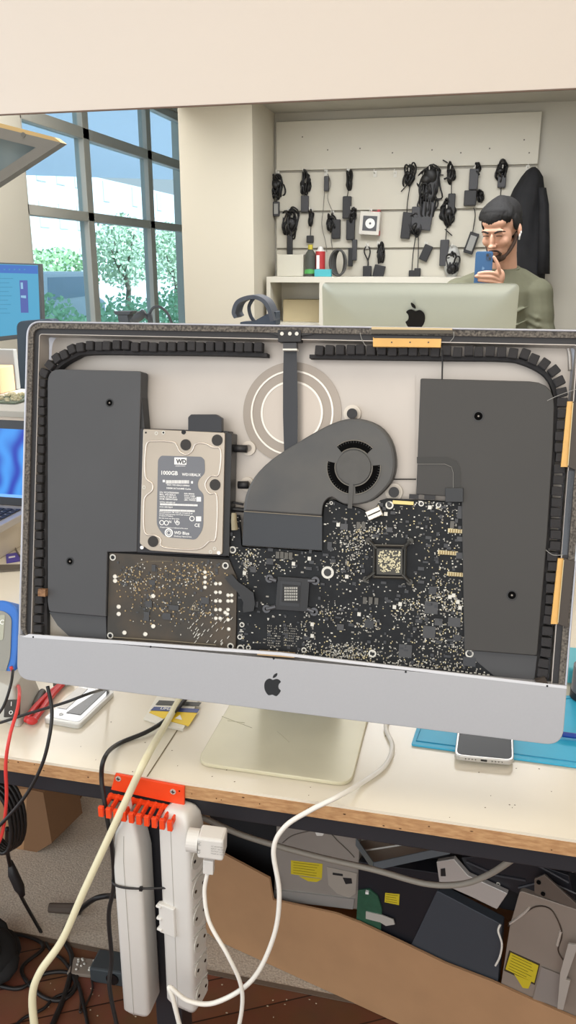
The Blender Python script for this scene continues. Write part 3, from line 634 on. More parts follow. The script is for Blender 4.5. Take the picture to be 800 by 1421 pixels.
s=MB(); p=M2(-35,925,-.006); s.cyl(p,p+mn*.006,.014,seg=24); s.build('selector_dial',mat('dial','3a3f48',.5),t)
s=MB(); s.box(PZ(24,930,.02),(.012,.012,.03)); s.build('probe_holder',mat('orange_clip','e0843a',.5),None,'small orange plastic clip behind the chin corner','clip',bevel=.003)
bpy.data.objects['probe_holder'].location.z=.0005
# laptop
t=thing('laptop',(-1.16,1.70,0),'open laptop with blue swirl wallpaper and black keyboard at the left edge','laptop')
LZ=.075; lp0=PZ(-10,700,LZ+.016); Yh=lp0.y
s=MB(); s.aabb((-1.5,Yh-.20,.0005),(PZ(30,706,LZ).x+.02,Yh+.03,LZ)); s.build('riser_box',mat('riser_white','d4cab8',.6),None,'low off-white box carrying the laptop at the left of the bench','box',bevel=.002)
x1=PZ(45,706,LZ+.016).x; x0=x1-.345; LTOP=PY(10,583,Yh+.038).z
s=MB(); s.prism(rounded([Vector((x0,Yh-.215,LZ+.0005)),Vector((x1,Yh-.215,LZ+.0005)),Vector((x1,Yh,LZ+.0005)),Vector((x0,Yh,LZ+.0005))],.01),(0,0,.016)); base=s.build('laptop_base',mat('laptop_silver','b8b5b2',.35,.4),t,bevel=.0015)
s=MB()
for r_ in range(5):
    for c_ in range(15): s.box((x0+.03+c_*.0205,Yh-.035-r_*.019,LZ+.0178),(.0175,.016,.0018))
s.build('keyboard',mat('keys','2a2829',.5),base)
s=MB(); 
for r_ in range(5):
    for c_ in range(15): s.box((x0+.03+c_*.0205-.003,Yh-.033-r_*.019,LZ+.0188),(.004,.0008,.0003))
s.build('key_legend',WHT,base)
s=MB(); s.prism([Vector((x0,Yh+.004,LZ+.015)),Vector((x1,Yh+.004,LZ+.015)),Vector((x1,Yh+.038,LTOP)),Vector((x0,Yh+.038,LTOP))],(0,.007,-.001)); lid=s.build('laptop_lid',mat('bezel','1c1d20',.4),t,bevel=.001)
def LP(u,v,w=0): return Vector((lerp(x0,x1,u),Yh+.004+.034*v-w,lerp(LZ+.015,LTOP,v)))
# wallpaper material: swirl of blues (a lit screen)
m=bpy.data.materials.new('blue_wallpaper'); m.use_nodes=True; N=m.node_tree.nodes; Lk=m.node_tree.links; b=N['Principled BSDF']; tc=N.new('ShaderNodeTexCoord'); wv=N.new('ShaderNodeTexWave'); wv.inputs['Scale'].default_value=4; wv.inputs['Distortion'].default_value=16; wv.inputs['Detail Scale'].default_value=1.2
cr=N.new('ShaderNodeValToRGB'); cr.color_ramp.elements[0].color=hexc('0838b8'); cr.color_ramp.elements[1].color=hexc('3f9bf5'); Lk.new(tc.outputs['Object'],wv.inputs['Vector']); Lk.new(wv.outputs['Fac'],cr.inputs['Fac']); Lk.new(cr.outputs['Color'],b.inputs['Emission Color']); b.inputs['Emission Strength'].default_value=1.0; b.inputs['Base Color'].default_value=(0,0,0,1)
s=MB(); s.prism([LP(.02,.10,.0012),LP(.98,.10,.0012),LP(.98,.90,.0012),LP(.02,.90,.0012)],(0,.001,0)); s.build('laptop_screen',m,lid,label='lit screen with blue swirl wallpaper')
s=MB(); s.prism([LP(.02,.10,.0016),LP(.98,.10,.0016),LP(.98,.135,.0016),LP(.02,.135,.0016)],(0,.0005,0)); s.build('task_bar',mat('taskbar','5c8fd0',.4,emit='6a9fe0',estr=.8),lid)
s=MB(); p=LP(.925,.045,.002); s.cyl(p,p+Vector((0,.002,0)),.0045,seg=16); p=LP(.5,.95,.002); s.cyl(p,p+Vector((0,.002,0)),.0025,seg=12); s.build('lid_mark',WHT,lid)
# desk clutter at left between laptop and meter
t=thing('note_card',PZ(18,775,0),'small purple card with a white slot lying left of the computer','card')
s=zprism([(8,769),(26,766),(28,778),(9,781)],.0005,.002,.001); s.build('card',mat('purple_card','4a3fa8',.4),t)
s=zprism([(12,772.5),(21,771),(21,773),(12,774.5)],.002,.0024); s.build('card_slot',WHT,t)
s=zprism([(-60,722),(28,718),(28,745),(-60,760)],.0005,.0025); s.build('papers',mat('tan_paper','b79a72',.7,col2='c9bfae',scale=30),None,'crumpled tan and grey papers in front of the laptop','papers')
cable('thin_cable',[PZ(x,y,.005) for x,y in ((-30,765),(2,755),(20,742),(34,730))],.0022,BCAB,'thin dark cable crossing the papers in front of the laptop')
cable('thin_cable',[PZ(x,y,.003) for x,y in ((19,745),(20,756),(25,768),(34,778))],.0018,mat('cab_grey2','6d675f',.5),'short grey cable curling towards the purple card')
s=zprism([(-50,784),(30,783),(30,790),(-50,795)],.0005,.004); s.build('metal_ruler',mat('ruler','6b655c',.4,.4),None,'dark flat strip lying on the bench below the purple card','ruler')
# small jar + pen at the right
t=thing('liquid_jar',PZ(797,965,.003),'dark grey cylinder pot with black base on the blue mat at the right edge','pot')
pb=PZ(812,968,.003)
s=MB(); s.cyl(pb+Vector((0,0,.001)),pb+Vector((0,0,.012)),.0215,seg=36); s.build('pot_base',BLK,t)
s=MB(); s.cyl(pb+Vector((0,0,.012)),pb+Vector((0,0,.052)),.0205,seg=36); s.build('pot_body',mat('pot_grey','65656a',.4),t)
t=thing('marker_pen',PZ(790,1020,.004),'white and blue pen poking out right of the chin','pen')
a=PZ(762,1015,.009);b=PZ(781,1019,.009);c=PZ(830,1025,.009)
s=MB(); s.tube([a,b],[.003,.0035],12); s.build('pen_cap',WPL,t,smooth=True); s=MB(); s.cyl(b,c,.0038,seg=12); s.build('pen_barrel',mat('pen_blue','27459c',.4),t,smooth=True)
t=thing('tape_dispenser',PZ(800,900,.003),'turquoise roll holder behind the right edge of the computer','holder')
s=MB(); s.aabb((.165,1.18,.004),(.30,1.26,.03)); s.build('holder_body',mat('turq','4fb7c9',.4),t,bevel=.004); s=MB(); s.cyl((.2,1.2,.045),(.26,1.2,.045),.015,seg=24); s.build('roll',WPL,t)
# ================================================================ CABLES AND THE ORANGE RACK
t=thing('cable_comb_rack',(-.40,.80,-.02),'orange printed cable comb screwed to the bench edge','cable rack')
ORG=mat('orange_plastic','ee4a1c',.4,var=.06,scale=50)
ya=DY0-.004
def rk_(x,y,Y=ya): return PY(x,y,Y)
s=MB(); q=[rk_(160,1074),rk_(256,1092),rk_(256,1118),rk_(154,1096)]; s.prism(q,(0,.0035,0)); s.build('back_plate',ORG,t,bevel=.0008)
q0=rk_(152,1100); q1=rk_(256,1121); 
s=MB(); s.prism([q0,q1,q1-Vector((0,0,.004)),q0-Vector((0,0,.004))],(0,-.006,0)); s.build('comb_root',ORG,t)
for k in range(10):
    p=q0.lerp(q1,(k+.3)/10)
    s=MB(); s.tube([p+Vector((0,0,-.001)),p+Vector((-.001,-.020,-.006)),p+Vector((-.001,-.028,-.008)),p+Vector((-.001,-.029,-.001))],.0030,8); s.box(p+Vector((-.001,-.029,-.006)),(.0066,.005,.014)); s.box(p+Vector((0,-.012,-.004)),(.003,.020,.008)); s.build('comb_hook',ORG,t,bevel=.0006)
for x,y in ((164,1081),(240,1099)):
    s=MB(); p=rk_(x,y,ya-.001); s.cyl(p,p+Vector((0,.003,0)),.0038,seg=18); q_=s.build('plate_screw',TIN,t)
    s=MB(); s.box(p+Vector((0,-.0003,0)),(.005,.0006,.0009)); s.box(p+Vector((0,-.0003,0)),(.0009,.0006,.005)); s.build('screw_cross',BLKG,q_)
s=MB(); p=rk_(249,1098,ya-.0005); s.cyl(p,p+Vector((0,.001,0)),.001,seg=8); s.build('plate_mark',BLKG,t)
# steel bracket under the rack
s=MB(); s.prism([PY(x,y,.845) for x,y in ((180,1128),(225,1134),(222,1150),(196,1146),(184,1140))],(0,.002,0)); s.build('hinge_bracket',mat('bracket_steel','6f6a63',.35,.6),None,'small bent steel bracket under the orange cable rack','bracket')
# power strips
def strip_body(top,bot,wd,dp,name,label,split=.45):
    t=thing(name,bot,label,'power strip'); ax=(top-bot); Lh=ax.length; az=ax.normalized(); axx=Vector((1,0,0)); axx=(axx-az*axx.dot(az)).normalized(); ay=az.cross(axx)
    return t,az,axx,ay,Lh
top=PY(181,1127,.812); bot=PY(198,1398,.812)
t,az,ax_,ay,Lh=strip_body(top,bot,.05,.045,'power_strip','narrow white power strip with no sockets showing, zip-tied beside the dark desk leg')
def P3(a,b,c,o): return o+ax_*a+ay*b+az*c
def stripmesh(o,az_,x_,y_,Lh,wx,wy,prof):
    rings=[]
    for c,sx,sy in prof:
        q=rounded([Vector((-wx/2*sx,-wy/2*sy)),Vector((wx/2*sx,-wy/2*sy)),Vector((wx/2*sx,wy/2*sy)),Vector((-wx/2*sx,wy/2*sy))],.007,4)
        rings.append([o+x_*p.x+y_*p.y+az_*(c*Lh) for p in q])
    s=MB(); s.loft(rings); return s
wA=.039
s=stripmesh(bot,az,ax_,ay,Lh,wA,.044,[(0,.45,.5),(.012,.75,.75),(.045,1,1),(.82,1,1),(.93,.80,.85),(.975,.45,.5),(1.0,.30,.35)])
s.build('strip_body',WPL,t,label='white plastic body',smooth=True,mods=[('es','EDGE_SPLIT',{'split_angle':R(35)})])
s=MB(); s.tube([P3(-.003,.0223*-1,.01,bot),P3(-.003,-.0223,Lh*.82,bot),P3(-.002,-.019,Lh*.93,bot)],.0004,5); s.tube([P3(-.003,.0223,.01,bot),P3(-.003,.0223,Lh*.82,bot)],.0004,5); s.build('body_seam',mat('seamw','b1afa8',.5),t)
# zip tie
s=MB(); zc=bot+az*(Lh*.70); 
s.tube(catmull([zc-ax_*.021-ay*.021,zc+ax_*.021-ay*.021,zc+ax_*.075+ay*.0+Vector((0,0,.004)),zc+ax_*.07+ay*.075,zc-ax_*.02+ay*.075,zc-ax_*.022+ay*.022],6,True),.0015,6,True); s.box(zc+ax_*.019-ay*.022,(.004,.004,.005))
s.build('zip_tie',BLK,None,'black zip tie round the narrow power strip and the desk leg','cable tie')
cable('strip_cord',[PY(178,1108,.80),PY(180,1120,.80),top+Vector((0,0,.002))],.004,WPL,'short white cord entering the top of the narrow power strip')
top2=PY(251,1117,.812); bot2=PY(261,1391,.812)
t=thing('power_strip',bot2,'large white power strip with sockets facing right, holding the charger','power strip'); az2=(top2-bot2).normalized(); Lh2=(top2-bot2).length
yaw=R(-12); x2=Vector((math.cos(yaw),math.sin(yaw),0)); x2=(x2-az2*x2.dot(az2)).normalized(); y2=az2.cross(x2)
s=stripmesh(bot2,az2,x2,y2,Lh2,.046,.040,[(0,.55,.5),(.012,.8,.75),(.05,1,1),(.90,1,1),(.96,.9,.9),(.99,.7,.7),(1.0,.5,.5)])
s.build('strip_body',WPL,t,label='white plastic body',smooth=True,mods=[('es','EDGE_SPLIT',{'split_angle':R(35)})])
s=MB()
def Q2(a,b,c): return bot2+x2*a+y2*b+az2*(c*Lh2)
s.tube([Q2(-.003,-.0202,.02),Q2(-.003,-.0202,.95)],.0004,5); s.build('body_seam',mat('seamw',''),t)
for k,c in enumerate((.86,.70,.56,.42,.28,.15)):
    s=MB(); s.box(Q2(.0232,0,c),(.0015,.032,.0015),Matrix((x2,y2,az2)).transposed()); s.build('socket_divider',mat('sockdiv','b7b5ae',.5),t)
for c in (.78,.635,.50,.365,.235,.10):
    s=MB(); s.cyl(Q2(.0228,0,c),Q2(.0240,0,c),.0155,seg=24); so=s.build('socket',mat('sockrec','c9c7bf',.5),t)
    s=MB()
    for b_ in (-.009,.009): s.cyl(Q2(.0240,b_,c),Q2(.0246,b_,c),.0024,seg=10)
    s.build('socket_hole',BLKG,so)
# switch housing on left flank
s=MB(); M=Matrix((x2,y2,az2)).transposed()
s.box(Q2(-.012,-.021,.485),(.024,.008,.046),M); s.box(Q2(-.023,-.022,.545),(.008,.01,.004),M); s.box(Q2(-.023,-.022,.485),(.008,.01,.004),M); s.box(Q2(-.023,-.022,.43),(.008,.01,.004),M); s.build('mounting_clip',WPL,t,bevel=.0015)
# charger
t=thing('usb_charger',PY(294,1172,.79),'white plug-in phone charger in the large power strip','charger')
xc=Vector((.96,.1,-.05)).normalized(); zc_=Vector((.05,0,1)).normalized(); yc=zc_.cross(xc).normalized(); Mc=Matrix((xc,yc,zc_)).transposed(); pc=PY(295,1169,.775)
s=MB(); s.box(pc,(.032,.026,.030),Mc); s.build('charger_body',WPL,t,bevel=.003)
s=MB(); s.cyl(pc-xc*.030,pc-xc*.016,.014,seg=24); s.build('charger_plug',WPL,t)
s=MB(); o=pc-yc*.0134
if yc.y<0: o=pc+yc*.0134
yf=Vector((0,-1,0))
for i,tx in enumerate(('AC ADAPTER','INPUT 100-240V','OUTPUT 5V 2A','MADE IN CHINA')): text(s,tx,o+xc*.001-zc_*(.001+i*.0035)+zc_*.006,xc,zc_,.0024)
text(s,'CE',o-xc*.012-zc_*.008,zc_,-xc,.006); text(s,'(R)',o-xc*.012+zc_*.004,zc_,-xc,.005)
s.build('charger_print',mat('print_grey','8b8b88',.5),t)
s=MB(); pu=PY(290,1201,.775); s.box(pu,(.013,.009,.020),Mc); s.build('usb_plug',WPL,t,bevel=.001)
# charger lead & computer mains lead
cable('charging_cable',[PY(x,y,Y) for x,y,Y in ((288,1212,.775),(284,1240,.77),(291,1280,.76),(316,1325,.75),(334,1365,.75),(336,1400,.75),(326,1450,.75))],.0027,WCAB,'white charging lead hanging from the white charger')
cable('mains_cable',[PZ(542,985,.006),PZ(536,1010,.004),PZ(545,1035,.004),PZ(535,1062,.004),PZ(505,1085,.004),PY(470,1105,.810),PY(430,1125,.797),PY(395,1148,.79),PY(380,1180,.785),PY(388,1240,.78),PY(380,1300,.775),PY(350,1360,.765),PY(300,1391,.755),PY(262,1389,.75),PY(236,1370,.75),PY(240,1385,.748),PY(250,1425,.745)],.0031,WCAB,'white mains lead running from behind the computer over the bench edge in a big loop',n=10)
cable('thick_cable',[PZ(262,940,.02),PZ(248,972,.012),PZ(230,1005,.010),PY(203,1052,.805),PY(180,1100,.79),PY(152,1160,.775),PY(115,1240,.75),PY(86,1305,.73),PY(55,1350,.71),PY(45,1385,.70),PY(50,1440,.69)],.0050,CRCAB,'thick cream cable hanging diagonally over the bench edge',n=10)
cable('black_power_cord',[PZ(262,965,.012),PZ(235,995,.008),PZ(205,1015,.006),PZ(165,1032,.004),PY(146,1050,.809),PY(141,1080,.80),PY(148,1130,.79),PY(156,1180,.79),PY(158,1230,.80),PY(151,1270,.80),PY(155,1330,.80),PY(152,1370,.79),PY(164,1430,.78)],.0030,BCAB,'thin black cord hanging from beside the glue sachet down to the floor',n=10)
cable('red_test_lead',[M2(15,925,-.003),PZ(24,948,.03),PY(27,960,.86),PY(24,985,.83),PY(14,1020,.80),PY(8,1060,.79),PY(9,1110,.79),PY(2,1160,.79),PY(-15,1190,.79)],.0024,mat('red_cable','d8403c',.35),'red meter test lead dropping off the left bench end',n=10)
cable('black_test_lead',[PY(66,952,.83),PY(72,985,.82),PY(69,1020,.806),PY(58,1062,.795),PY(35,1105,.79),PY(0,1145,.785),PY(-20,1160,.785)],.0024,BCAB,'black lead curving down past the bench edge under the left chin corner',n=10)
cable('black_jumper_lead',[PY(-20,1008,.83),PY(0,1003,.84),PY(40,990,.85),PY(90,975,.86),PY(125,962,.88),PZ(150,955,.01)],.0021,BCAB,'thin black lead lying straight across the white broken smartphone',n=10)
cable('meter_lead',[PY(18,930,.90),PY(15,950,.88),PY(5,980,.87),PY(-10,1000,.86)],.0021,BCAB,'thin black meter lead beside the blue multimeter')
# ================================================================ UNDER THE DESK
cable('grey_cable',[PY(262,1128,.92),PY(285,1136,.92),PY(340,1160,.93),PY(430,1186,.93),PY(520,1207,.93),PY(590,1226,.93),PY(640,1227,.92),PY(680,1213,.90),PY(718,1188,.86)],.0042,GCAB,'thick grey cable strung under the bench in front of the drives',n=10)
# cardboard box
CB=mat('cardboard','b88f68',.8,var=.08,scale=14,bump=.15); CBD=mat('cardboard_edge','8a684a',.85)
e1=Vector((-.46,1.302,0)); e2=Vector((-.082,1.197,0)); bd=(e2-e1).normalized(); bn=Vector((-bd.y,bd.x,0))  # pointing away
if bn.y<0: bn=-bn
def BX(x,y,w=0): return on(x,y,bn,bn.dot(e1)+w)
t=thing('cardboard_box',(e1+e2)/2+Vector((0,0,-.749)),'big open cardboard box full of scrap drives under the right side of the bench','cardboard box')
fr=[BX(268,1178),BX(285,1173),BX(312,1186),BX(374,1219),BX(379,1249),BX(466,1268),BX(500,1281),BX(560,1309),BX(618,1337),BX(683,1362),BX(735,1386),BX(800,1414),BX(850,1434)]
b_r=fr[-1].copy(); b_r.z=-.749; b_l=e1.copy(); b_l.z=-.749
lowl=BX(300,1288)
s=MB(); s.prism(fr+[b_r,b_l,BX(262,1272)],bn*.005); s.build('box_front',CB,t,label='plain brown cardboard front panel')
for o,lb in ((fr[-1],'r'),(BX(268,1200),'l')):
    s=MB(); o=Vector((o.x,o.y,-.749)); s.prism([o+bn*.005,o+bn*.35,o+bn*.35+Vector((0,0,.36 if lb=='l' else .22)),o+bn*.005+Vector((0,0,.36 if lb=='l' else .16))],bd*.005*(1 if lb=='l' else -1)); s.build('box_side',CB,t)
o=Vector((fr[0].x,fr[0].y,-.749))+bn*.35; o2=Vector((fr[-1].x,fr[-1].y,-.749))+bn*.35
s=MB(); s.prism([o,o2,o2+Vector((0,0,.25)),o+Vector((0,0,.36))],bn*.005); s.build('box_back',CB,t)
o=Vector((fr[0].x,fr[0].y,-.748))+bn*.006; o2=Vector((fr[-1].x,fr[-1].y,-.748))+bn*.006
s=MB(); s.prism([o,o2,o2+bn*.34,o+bn*.34],(0,0,.005)); s.build('box_bottom',CB,t)
GRN=mat('green_board','2e5a44',.5,var=.2,scale=80); DRV=mat('drive_steel','a39d95',.4,.3,var=.1,scale=8); DRVD=mat('drive_dark','23242a',.4,.2); DRVB=mat('drive_bluegrey','4a5058',.4,.3); YEL=mat('yellow_sticker','cdb92a',.5)
BRN=mat('drive_brown','a3988d',.35,.35,var=.1,scale=6)
def panel(name,pts,w0,th,m,label,cat,r=.003):
    c=sum([BX(x,y,w0) for x,y in pts],Vector())/len(pts); t=thing(name,c,label,cat)
    s=MB(); s.prism(rounded([BX(x,y,w0) for x,y in pts],r),bn*th); s.build('drive_case',m,t,bevel=.001); return t
def sticker(t,pts,w,m=YEL,name='warning_label',th=.0006,lb=None):
    s=MB(); s.prism([BX(x,y,w) for x,y in pts],bn*th); return s.build(name,m,t,label=lb)
def plines(par,pts,w,rows=5):
    s=MB(); a,b,c,d=[BX(x,y,w) for x,y in pts]
    for k in range(rows):
        f_=(k+.7)/(rows+.4); s.tube([a.lerp(d,f_).lerp(b.lerp(c,f_),.08),a.lerp(d,f_).lerp(b.lerp(c,f_),.9-.2*rnd.random())],.0003,4)
    s.build('label_print',mat('print_dark','5d561c',.6),par)
t=panel('optical_drive',[(385,1120),(500,1118),(497,1262),(380,1250)],.020,.035,DRV,'grey steel optical drive with yellow laser label, standing at the left of the box','optical drive')
s=sticker(t,[(404,1194),(448,1199),(447,1219),(404,1213)],.0195); plines(s,[(404,1194),(448,1199),(447,1219),(404,1213)],.019)
sticker(t,[(415,1216),(447,1220),(440,1224),(428,1223)],.0195)
sticker(t,[(454,1203),(496,1212),(494,1240),(485,1246),(468,1240),(456,1228)],.0185,mat('pale_plate','b9b3a8',.4,.4),'loader_plate')
sticker(t,[(381,1235),(492,1248),(490,1262),(380,1249)],.017,mat('light_rail','a8a6a2',.4,.4),'front_rail',.003)
sticker(t,[(462,1211),(476,1213),(476,1216),(462,1214)],.018,BLK,'slot'); sticker(t,[(476,1218),(488,1219),(489,1226),(480,1227)],.018,BLK,'latch')
s=MB(); s.tube(catmull([BX(x,y,.019) for x,y in ((392,1170),(410,1158),(450,1152),(470,1168),(485,1182),(492,1190))],5),.0009,6); s.build('pressed_line',mat('pressed','6d675f',.4,.5),t)
t=panel('metal_bracket',[(430,1140),(462,1146),(452,1152),(448,1160),(440,1160),(436,1152)],-.06,.003,WPL,'small white metal bracket hanging under the bench edge','bracket',.001)
s=MB(); p=BX(443,1154,-.0605); s.cyl(p,p+bn*.004,.0022,seg=10); s.build('bracket_hole',BLKG,t)
t=thing('drive_cage',BX(540,1180,-.03),'slanted grey steel drive tray jutting up under the bench','drive tray')
ca,cb_,cc_,cd_=BX(519,1207,-.05),BX(625,1184,-.02),BX(600,1140,.10),BX(478,1148,.08); upv=Vector((0,0,.016))
CG=mat('cage','69737a',.35,.4)
s=MB(); s.prism([ca,cb_,cc_,cd_],(0,0,.002)); s.build('tray_floor',mat('tray_brown','8d8175',.4,.3),t)
for p_,q_ in ((ca,cb_),(cd_,ca),(cb_,cc_)):
    s=MB(); d_=(q_-p_).normalized(); n_=d_.cross(Vector((0,0,1))).normalized()*.002; s.prism([p_,q_,q_+upv,p_+upv],n_); s.build('tray_wall',CG,t)
for f_ in (.35,.6):
    s=MB(); s.tube([ca.lerp(cd_,f_)+Vector((0,0,.006)),cb_.lerp(cc_,f_)+Vector((0,0,.006))],.0018,6); s.build('tray_rod',TIN,t)
t=panel('optical_drive',[(498,1196),(612,1212),(606,1345),(560,1330),(495,1300)],.012,.035,DRVD,'black drive with a small yellow label beside the green board','optical drive')
s=sticker(t,[(535,1239),(555,1241),(554,1256),(534,1252)],.0115); plines(s,[(535,1239),(555,1241),(554,1256),(534,1252)],.011,4)
t=panel('circuit_board',[(497,1236),(512,1234),(524,1244),(530,1262),(528,1310),(510,1300),(494,1290)],.008,.004,GRN,'small green circuit board wedged between the two left drives','circuit board',.001)
s=MB(); s.prism([BX(x,y,.006) for x,y in ((508,1265),(530,1270),(546,1276),(548,1283),(536,1285),(528,1280),(508,1275))],bn*.002); s.build('board_bracket',TIN,t)
s=MB(); s.box(BX(510,1238,.006),(.006,.006,.005)); s.build('white_connector',WHT,t)
t=panel('drive_cover',[(607,1236),(697,1283),(690,1385),(562,1330)],.008,.02,DRVB,'smooth blue-grey steel cover panel between the black drive and the brown drives','drive cover',.004)
t=panel('silver_shroud',[(606,1196),(630,1192),(650,1215),(705,1240),(690,1262),(655,1245),(610,1225)],.004,.01,mat('shiny_tin','d0ceca',.25,.45),'crumpled shiny metal shroud above the blue-grey cover','metal shroud',.002)
s=MB(); s.prism([BX(x,y,.003) for x,y in ((612,1206),(618,1205),(619,1216),(612,1216))],bn*.001); s.build('shroud_window',BLK,t)
t=panel('plastic_casing',[(640,1190),(705,1186),(790,1215),(800,1255),(740,1250),(700,1232),(650,1212)],.016,.03,DRVD,'black plastic drive casing wedged under the bench','plastic casing')
s=MB()
for q_ in (((648,1196),(690,1215),(730,1222)),((700,1190),(745,1200),(790,1225)),((720,1232),(760,1222),(800,1240))): s.tube([BX(a,b_,.0145) for a,b_ in q_],.0018,6)
s.build('casing_rib',mat('rib','3c3e44',.4),t)
for x,y in ((692,1227),(795,1208)): 
    s=MB(); s.ring(BX(x,y,.0155),bn,.0015,.0035,.001,16); s.build('bezel_screw',TIN,t)
t=panel('optical_drive',[(722,1236),(800,1262),(860,1290),(855,1450),(760,1420),(692,1390),(708,1285)],.006,.035,BRN,'large brownish steel drive with big yellow laser label at the right','optical drive',.006)
q=[(709,1322),(748,1340),(742,1364),(702,1345)]
sticker(t,[(707,1319),(750,1338),(743,1367),(700,1347)],-.0005+.006,mat('dark_border','3b3222',.6),'label_border'); s=sticker(t,q,-.0012+.006); plines(s,q,-.0018+.006,6)
sticker(t,[(714,1352),(738,1362),(734,1372),(726,1371)],-.0012+.006)
sticker(t,[(752,1342),(792,1358),(776,1398),(740,1386)],.0035,mat('paleplate2','a8a29c',.3,.4),'pale_plate')
s=MB(); s.tube(catmull([BX(x,y,.0050) for x,y in ((706,1285),(725,1270),(745,1258),(765,1262),(778,1285),(780,1300),(775,1318),(782,1332))],5),.0012,6); s.build('pressed_line',mat('pressed2','5a5048',.3,.6),t)
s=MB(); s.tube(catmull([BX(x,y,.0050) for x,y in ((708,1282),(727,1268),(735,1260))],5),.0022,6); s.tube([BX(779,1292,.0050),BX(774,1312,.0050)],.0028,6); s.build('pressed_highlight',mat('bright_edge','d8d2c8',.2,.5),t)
for x,y in ((754,1241),(748,1225)):
    s=MB(); p=BX(x,y,-.008); s.cyl(p,p+bn*.004,.0035,seg=12); s.build('lug_hole',VOID,t)
t=panel('steel_bracket',[(789,1310),(803,1312),(786,1360),(792,1362),(782,1402),(774,1400),(778,1350)],-.012,.004,mat('steelbr','c9c4bb',.3,.4),'pale steel bracket standing over the large brown drive','bracket',.001)
t=panel('steel_bracket',[(742,1220),(756,1214),(800,1254),(800,1262),(775,1252),(742,1240)],-.006,.004,mat('steelbr2','7a736b',.3,.6),'dark steel lug plate lying on the top of the brown drive','bracket',.001)
cable('drive_wire',[BX(695,1283,-.004),BX(692,1292,-.006),BX(697,1310,-.006),BX(694,1328,-.003),BX(688,1340,0)],.0018,WCAB,'short white wire poking up beside the brown drive')
t=panel('dark_block',[(270,1120),(392,1135),(384,1215),(392,1255),(330,1215),(268,1180)],.06,.12,mat('dark_void','17171a',.7),'black block filling the dark gap at the back left of the box','plastic case',.003)  # dark block put in for the shade in the gap beside the drives
t=panel('dark_block',[(600,1120),(860,1140),(880,1290),(700,1262),(612,1232),(560,1215)],.05,.15,mat('dark_case','1d1e22',.6),'black drive case at the back right of the box','plastic case',.003)
# left cardboard cartons
t=thing('carton',(-1.0,1.6,-.75),'small brown carton with open flap in the shadow under the bench','carton')
Yc=1.46
s=MB(); q=[PY(x,y,Yc) for x,y in ((-30,1095),(38,1095),(32,1190),(-30,1194))]; s.prism(q,(0,.10,0)); s.build('carton_body',CB,t)
s=MB(); q=[PY(x,y,Yc) for x,y in ((38,1095),(60,1100),(72,1170),(45,1186),(32,1190))]; s.prism(q,(.02,.12,0)); s.build('carton_flap',CBD,t)
s=MB(); q=[PY(x,y,1.66) for x,y in ((30,1085),(130,1080),(75,1165),(60,1160))]; s.prism(q,(0,.01,0)); s.build('carton_panel',CBD,t,label='leaning cardboard flap')
s=MB(); q=[PY(x,y,1.55) for x,y in ((38,1100),(48,1098),(78,1166),(85,1172),(70,1173))]; s.prism(q,(0,.004,0)); s.build('tape_flap',mat('tape_brown','7d654c',.5),t)
# floor things
def FZ(x,y,z=-.745): return PZ(x,y,z)
cable('floor_cable',[PY(10,1150,.9),PY(10,1180,1.0),PY(18,1215,1.05),FZ(30,1245,-.6),FZ(55,1290),FZ(70,1318),FZ(90,1335),FZ(110,1370),FZ(125,1440)],.0035,BCAB,'black cord with inline lump running down to the floor at left')
s=MB(); s.tube([PY(14,1195,1.03),PY(18,1212,1.03),PY(27,1232,1.03),PY(32,1243,1.03)],[.004,.009,.009,.004],12); s.build('cord_adapter',BLK,None,'black inline lump on the cord hanging at the left','cord adapter',smooth=True)
cable('floor_cable',[PY(185,1246,.9),FZ(160,1243,-.55),FZ(130,1248,-.6),FZ(100,1275,-.7),FZ(88,1300),FZ(100,1330),FZ(92,1375),FZ(65,1440)],.0055,BCAB,'thick black cable arching from behind the narrow power strip to the floor')
cable('floor_cable',[FZ(-20,1362),FZ(25,1372),FZ(60,1352),FZ(95,1350),FZ(105,1370),FZ(85,1388),FZ(55,1380),FZ(30,1345),FZ(60,1315),FZ(40,1300),FZ(0,1293)],.004,BCAB,'black cable coiled in loops on the wooden floor at left')
cable('floor_cable',[FZ(105,1352),FZ(112,1385),FZ(112,1405),FZ(128,1375),FZ(128,1350),FZ(150,1340)],.0022,mat('brown_cab','2b211c',.5),'thin dark cord looped between the clear tray and the grey socket block')
cable('floor_cable',[FZ(10,1440),FZ(30,1415),FZ(60,1400),FZ(75,1385),FZ(100,1372),FZ(110,1345)],.003,BCAB,'black cable trailing to the lower left corner of the floor')
s=MB(); s.tube([FZ(68,1256,-.73),FZ(112,1258,-.73)],[.010,.012],8); s.build('flat_tool',mat('dirty_tool','5c524a',.7),None,'dirty grey flat tool lying on the pale floor','tool')
bpy.data.objects['flat_tool'].location.z=-.749
t=thing('socket_block',FZ(155,1345,-.75),'dark grey socket block on the wooden floor','socket block')
c=FZ(156,1345,-.735); s=MB(); s.box((c.x,c.y,-.731),(.075,.05,.036),(0,0,.05)); s.build('block_body',mat('block_grey','3f464a',.5),t,bevel=.004)
s=MB(); s.cyl((c.x+.012,c.y-.027,-.731),(c.x+.012,c.y-.024,-.731),.013,seg=20); s.build('block_socket',BLKG,t)
t=thing('clear_tray',FZ(118,1345,-.75),'small clear plastic tray with shiny screws on the wooden floor','tray')
c=FZ(118,1345,-.748); s=MB(); s.box((c.x,c.y,-.744),(.06,.04,.008),(0,0,.1)); s.build('tray_body',mat('clearish','8d8378',.15),t,bevel=.002)
s=MB()
for _ in range(14): s.ell((c.x+rnd.uniform(-.025,.025),c.y+rnd.uniform(-.016,.016),-.738),(.003,.003,.002),seg=8,rn=5)
s.build('tray_screws',TIN,t,kind='stuff')
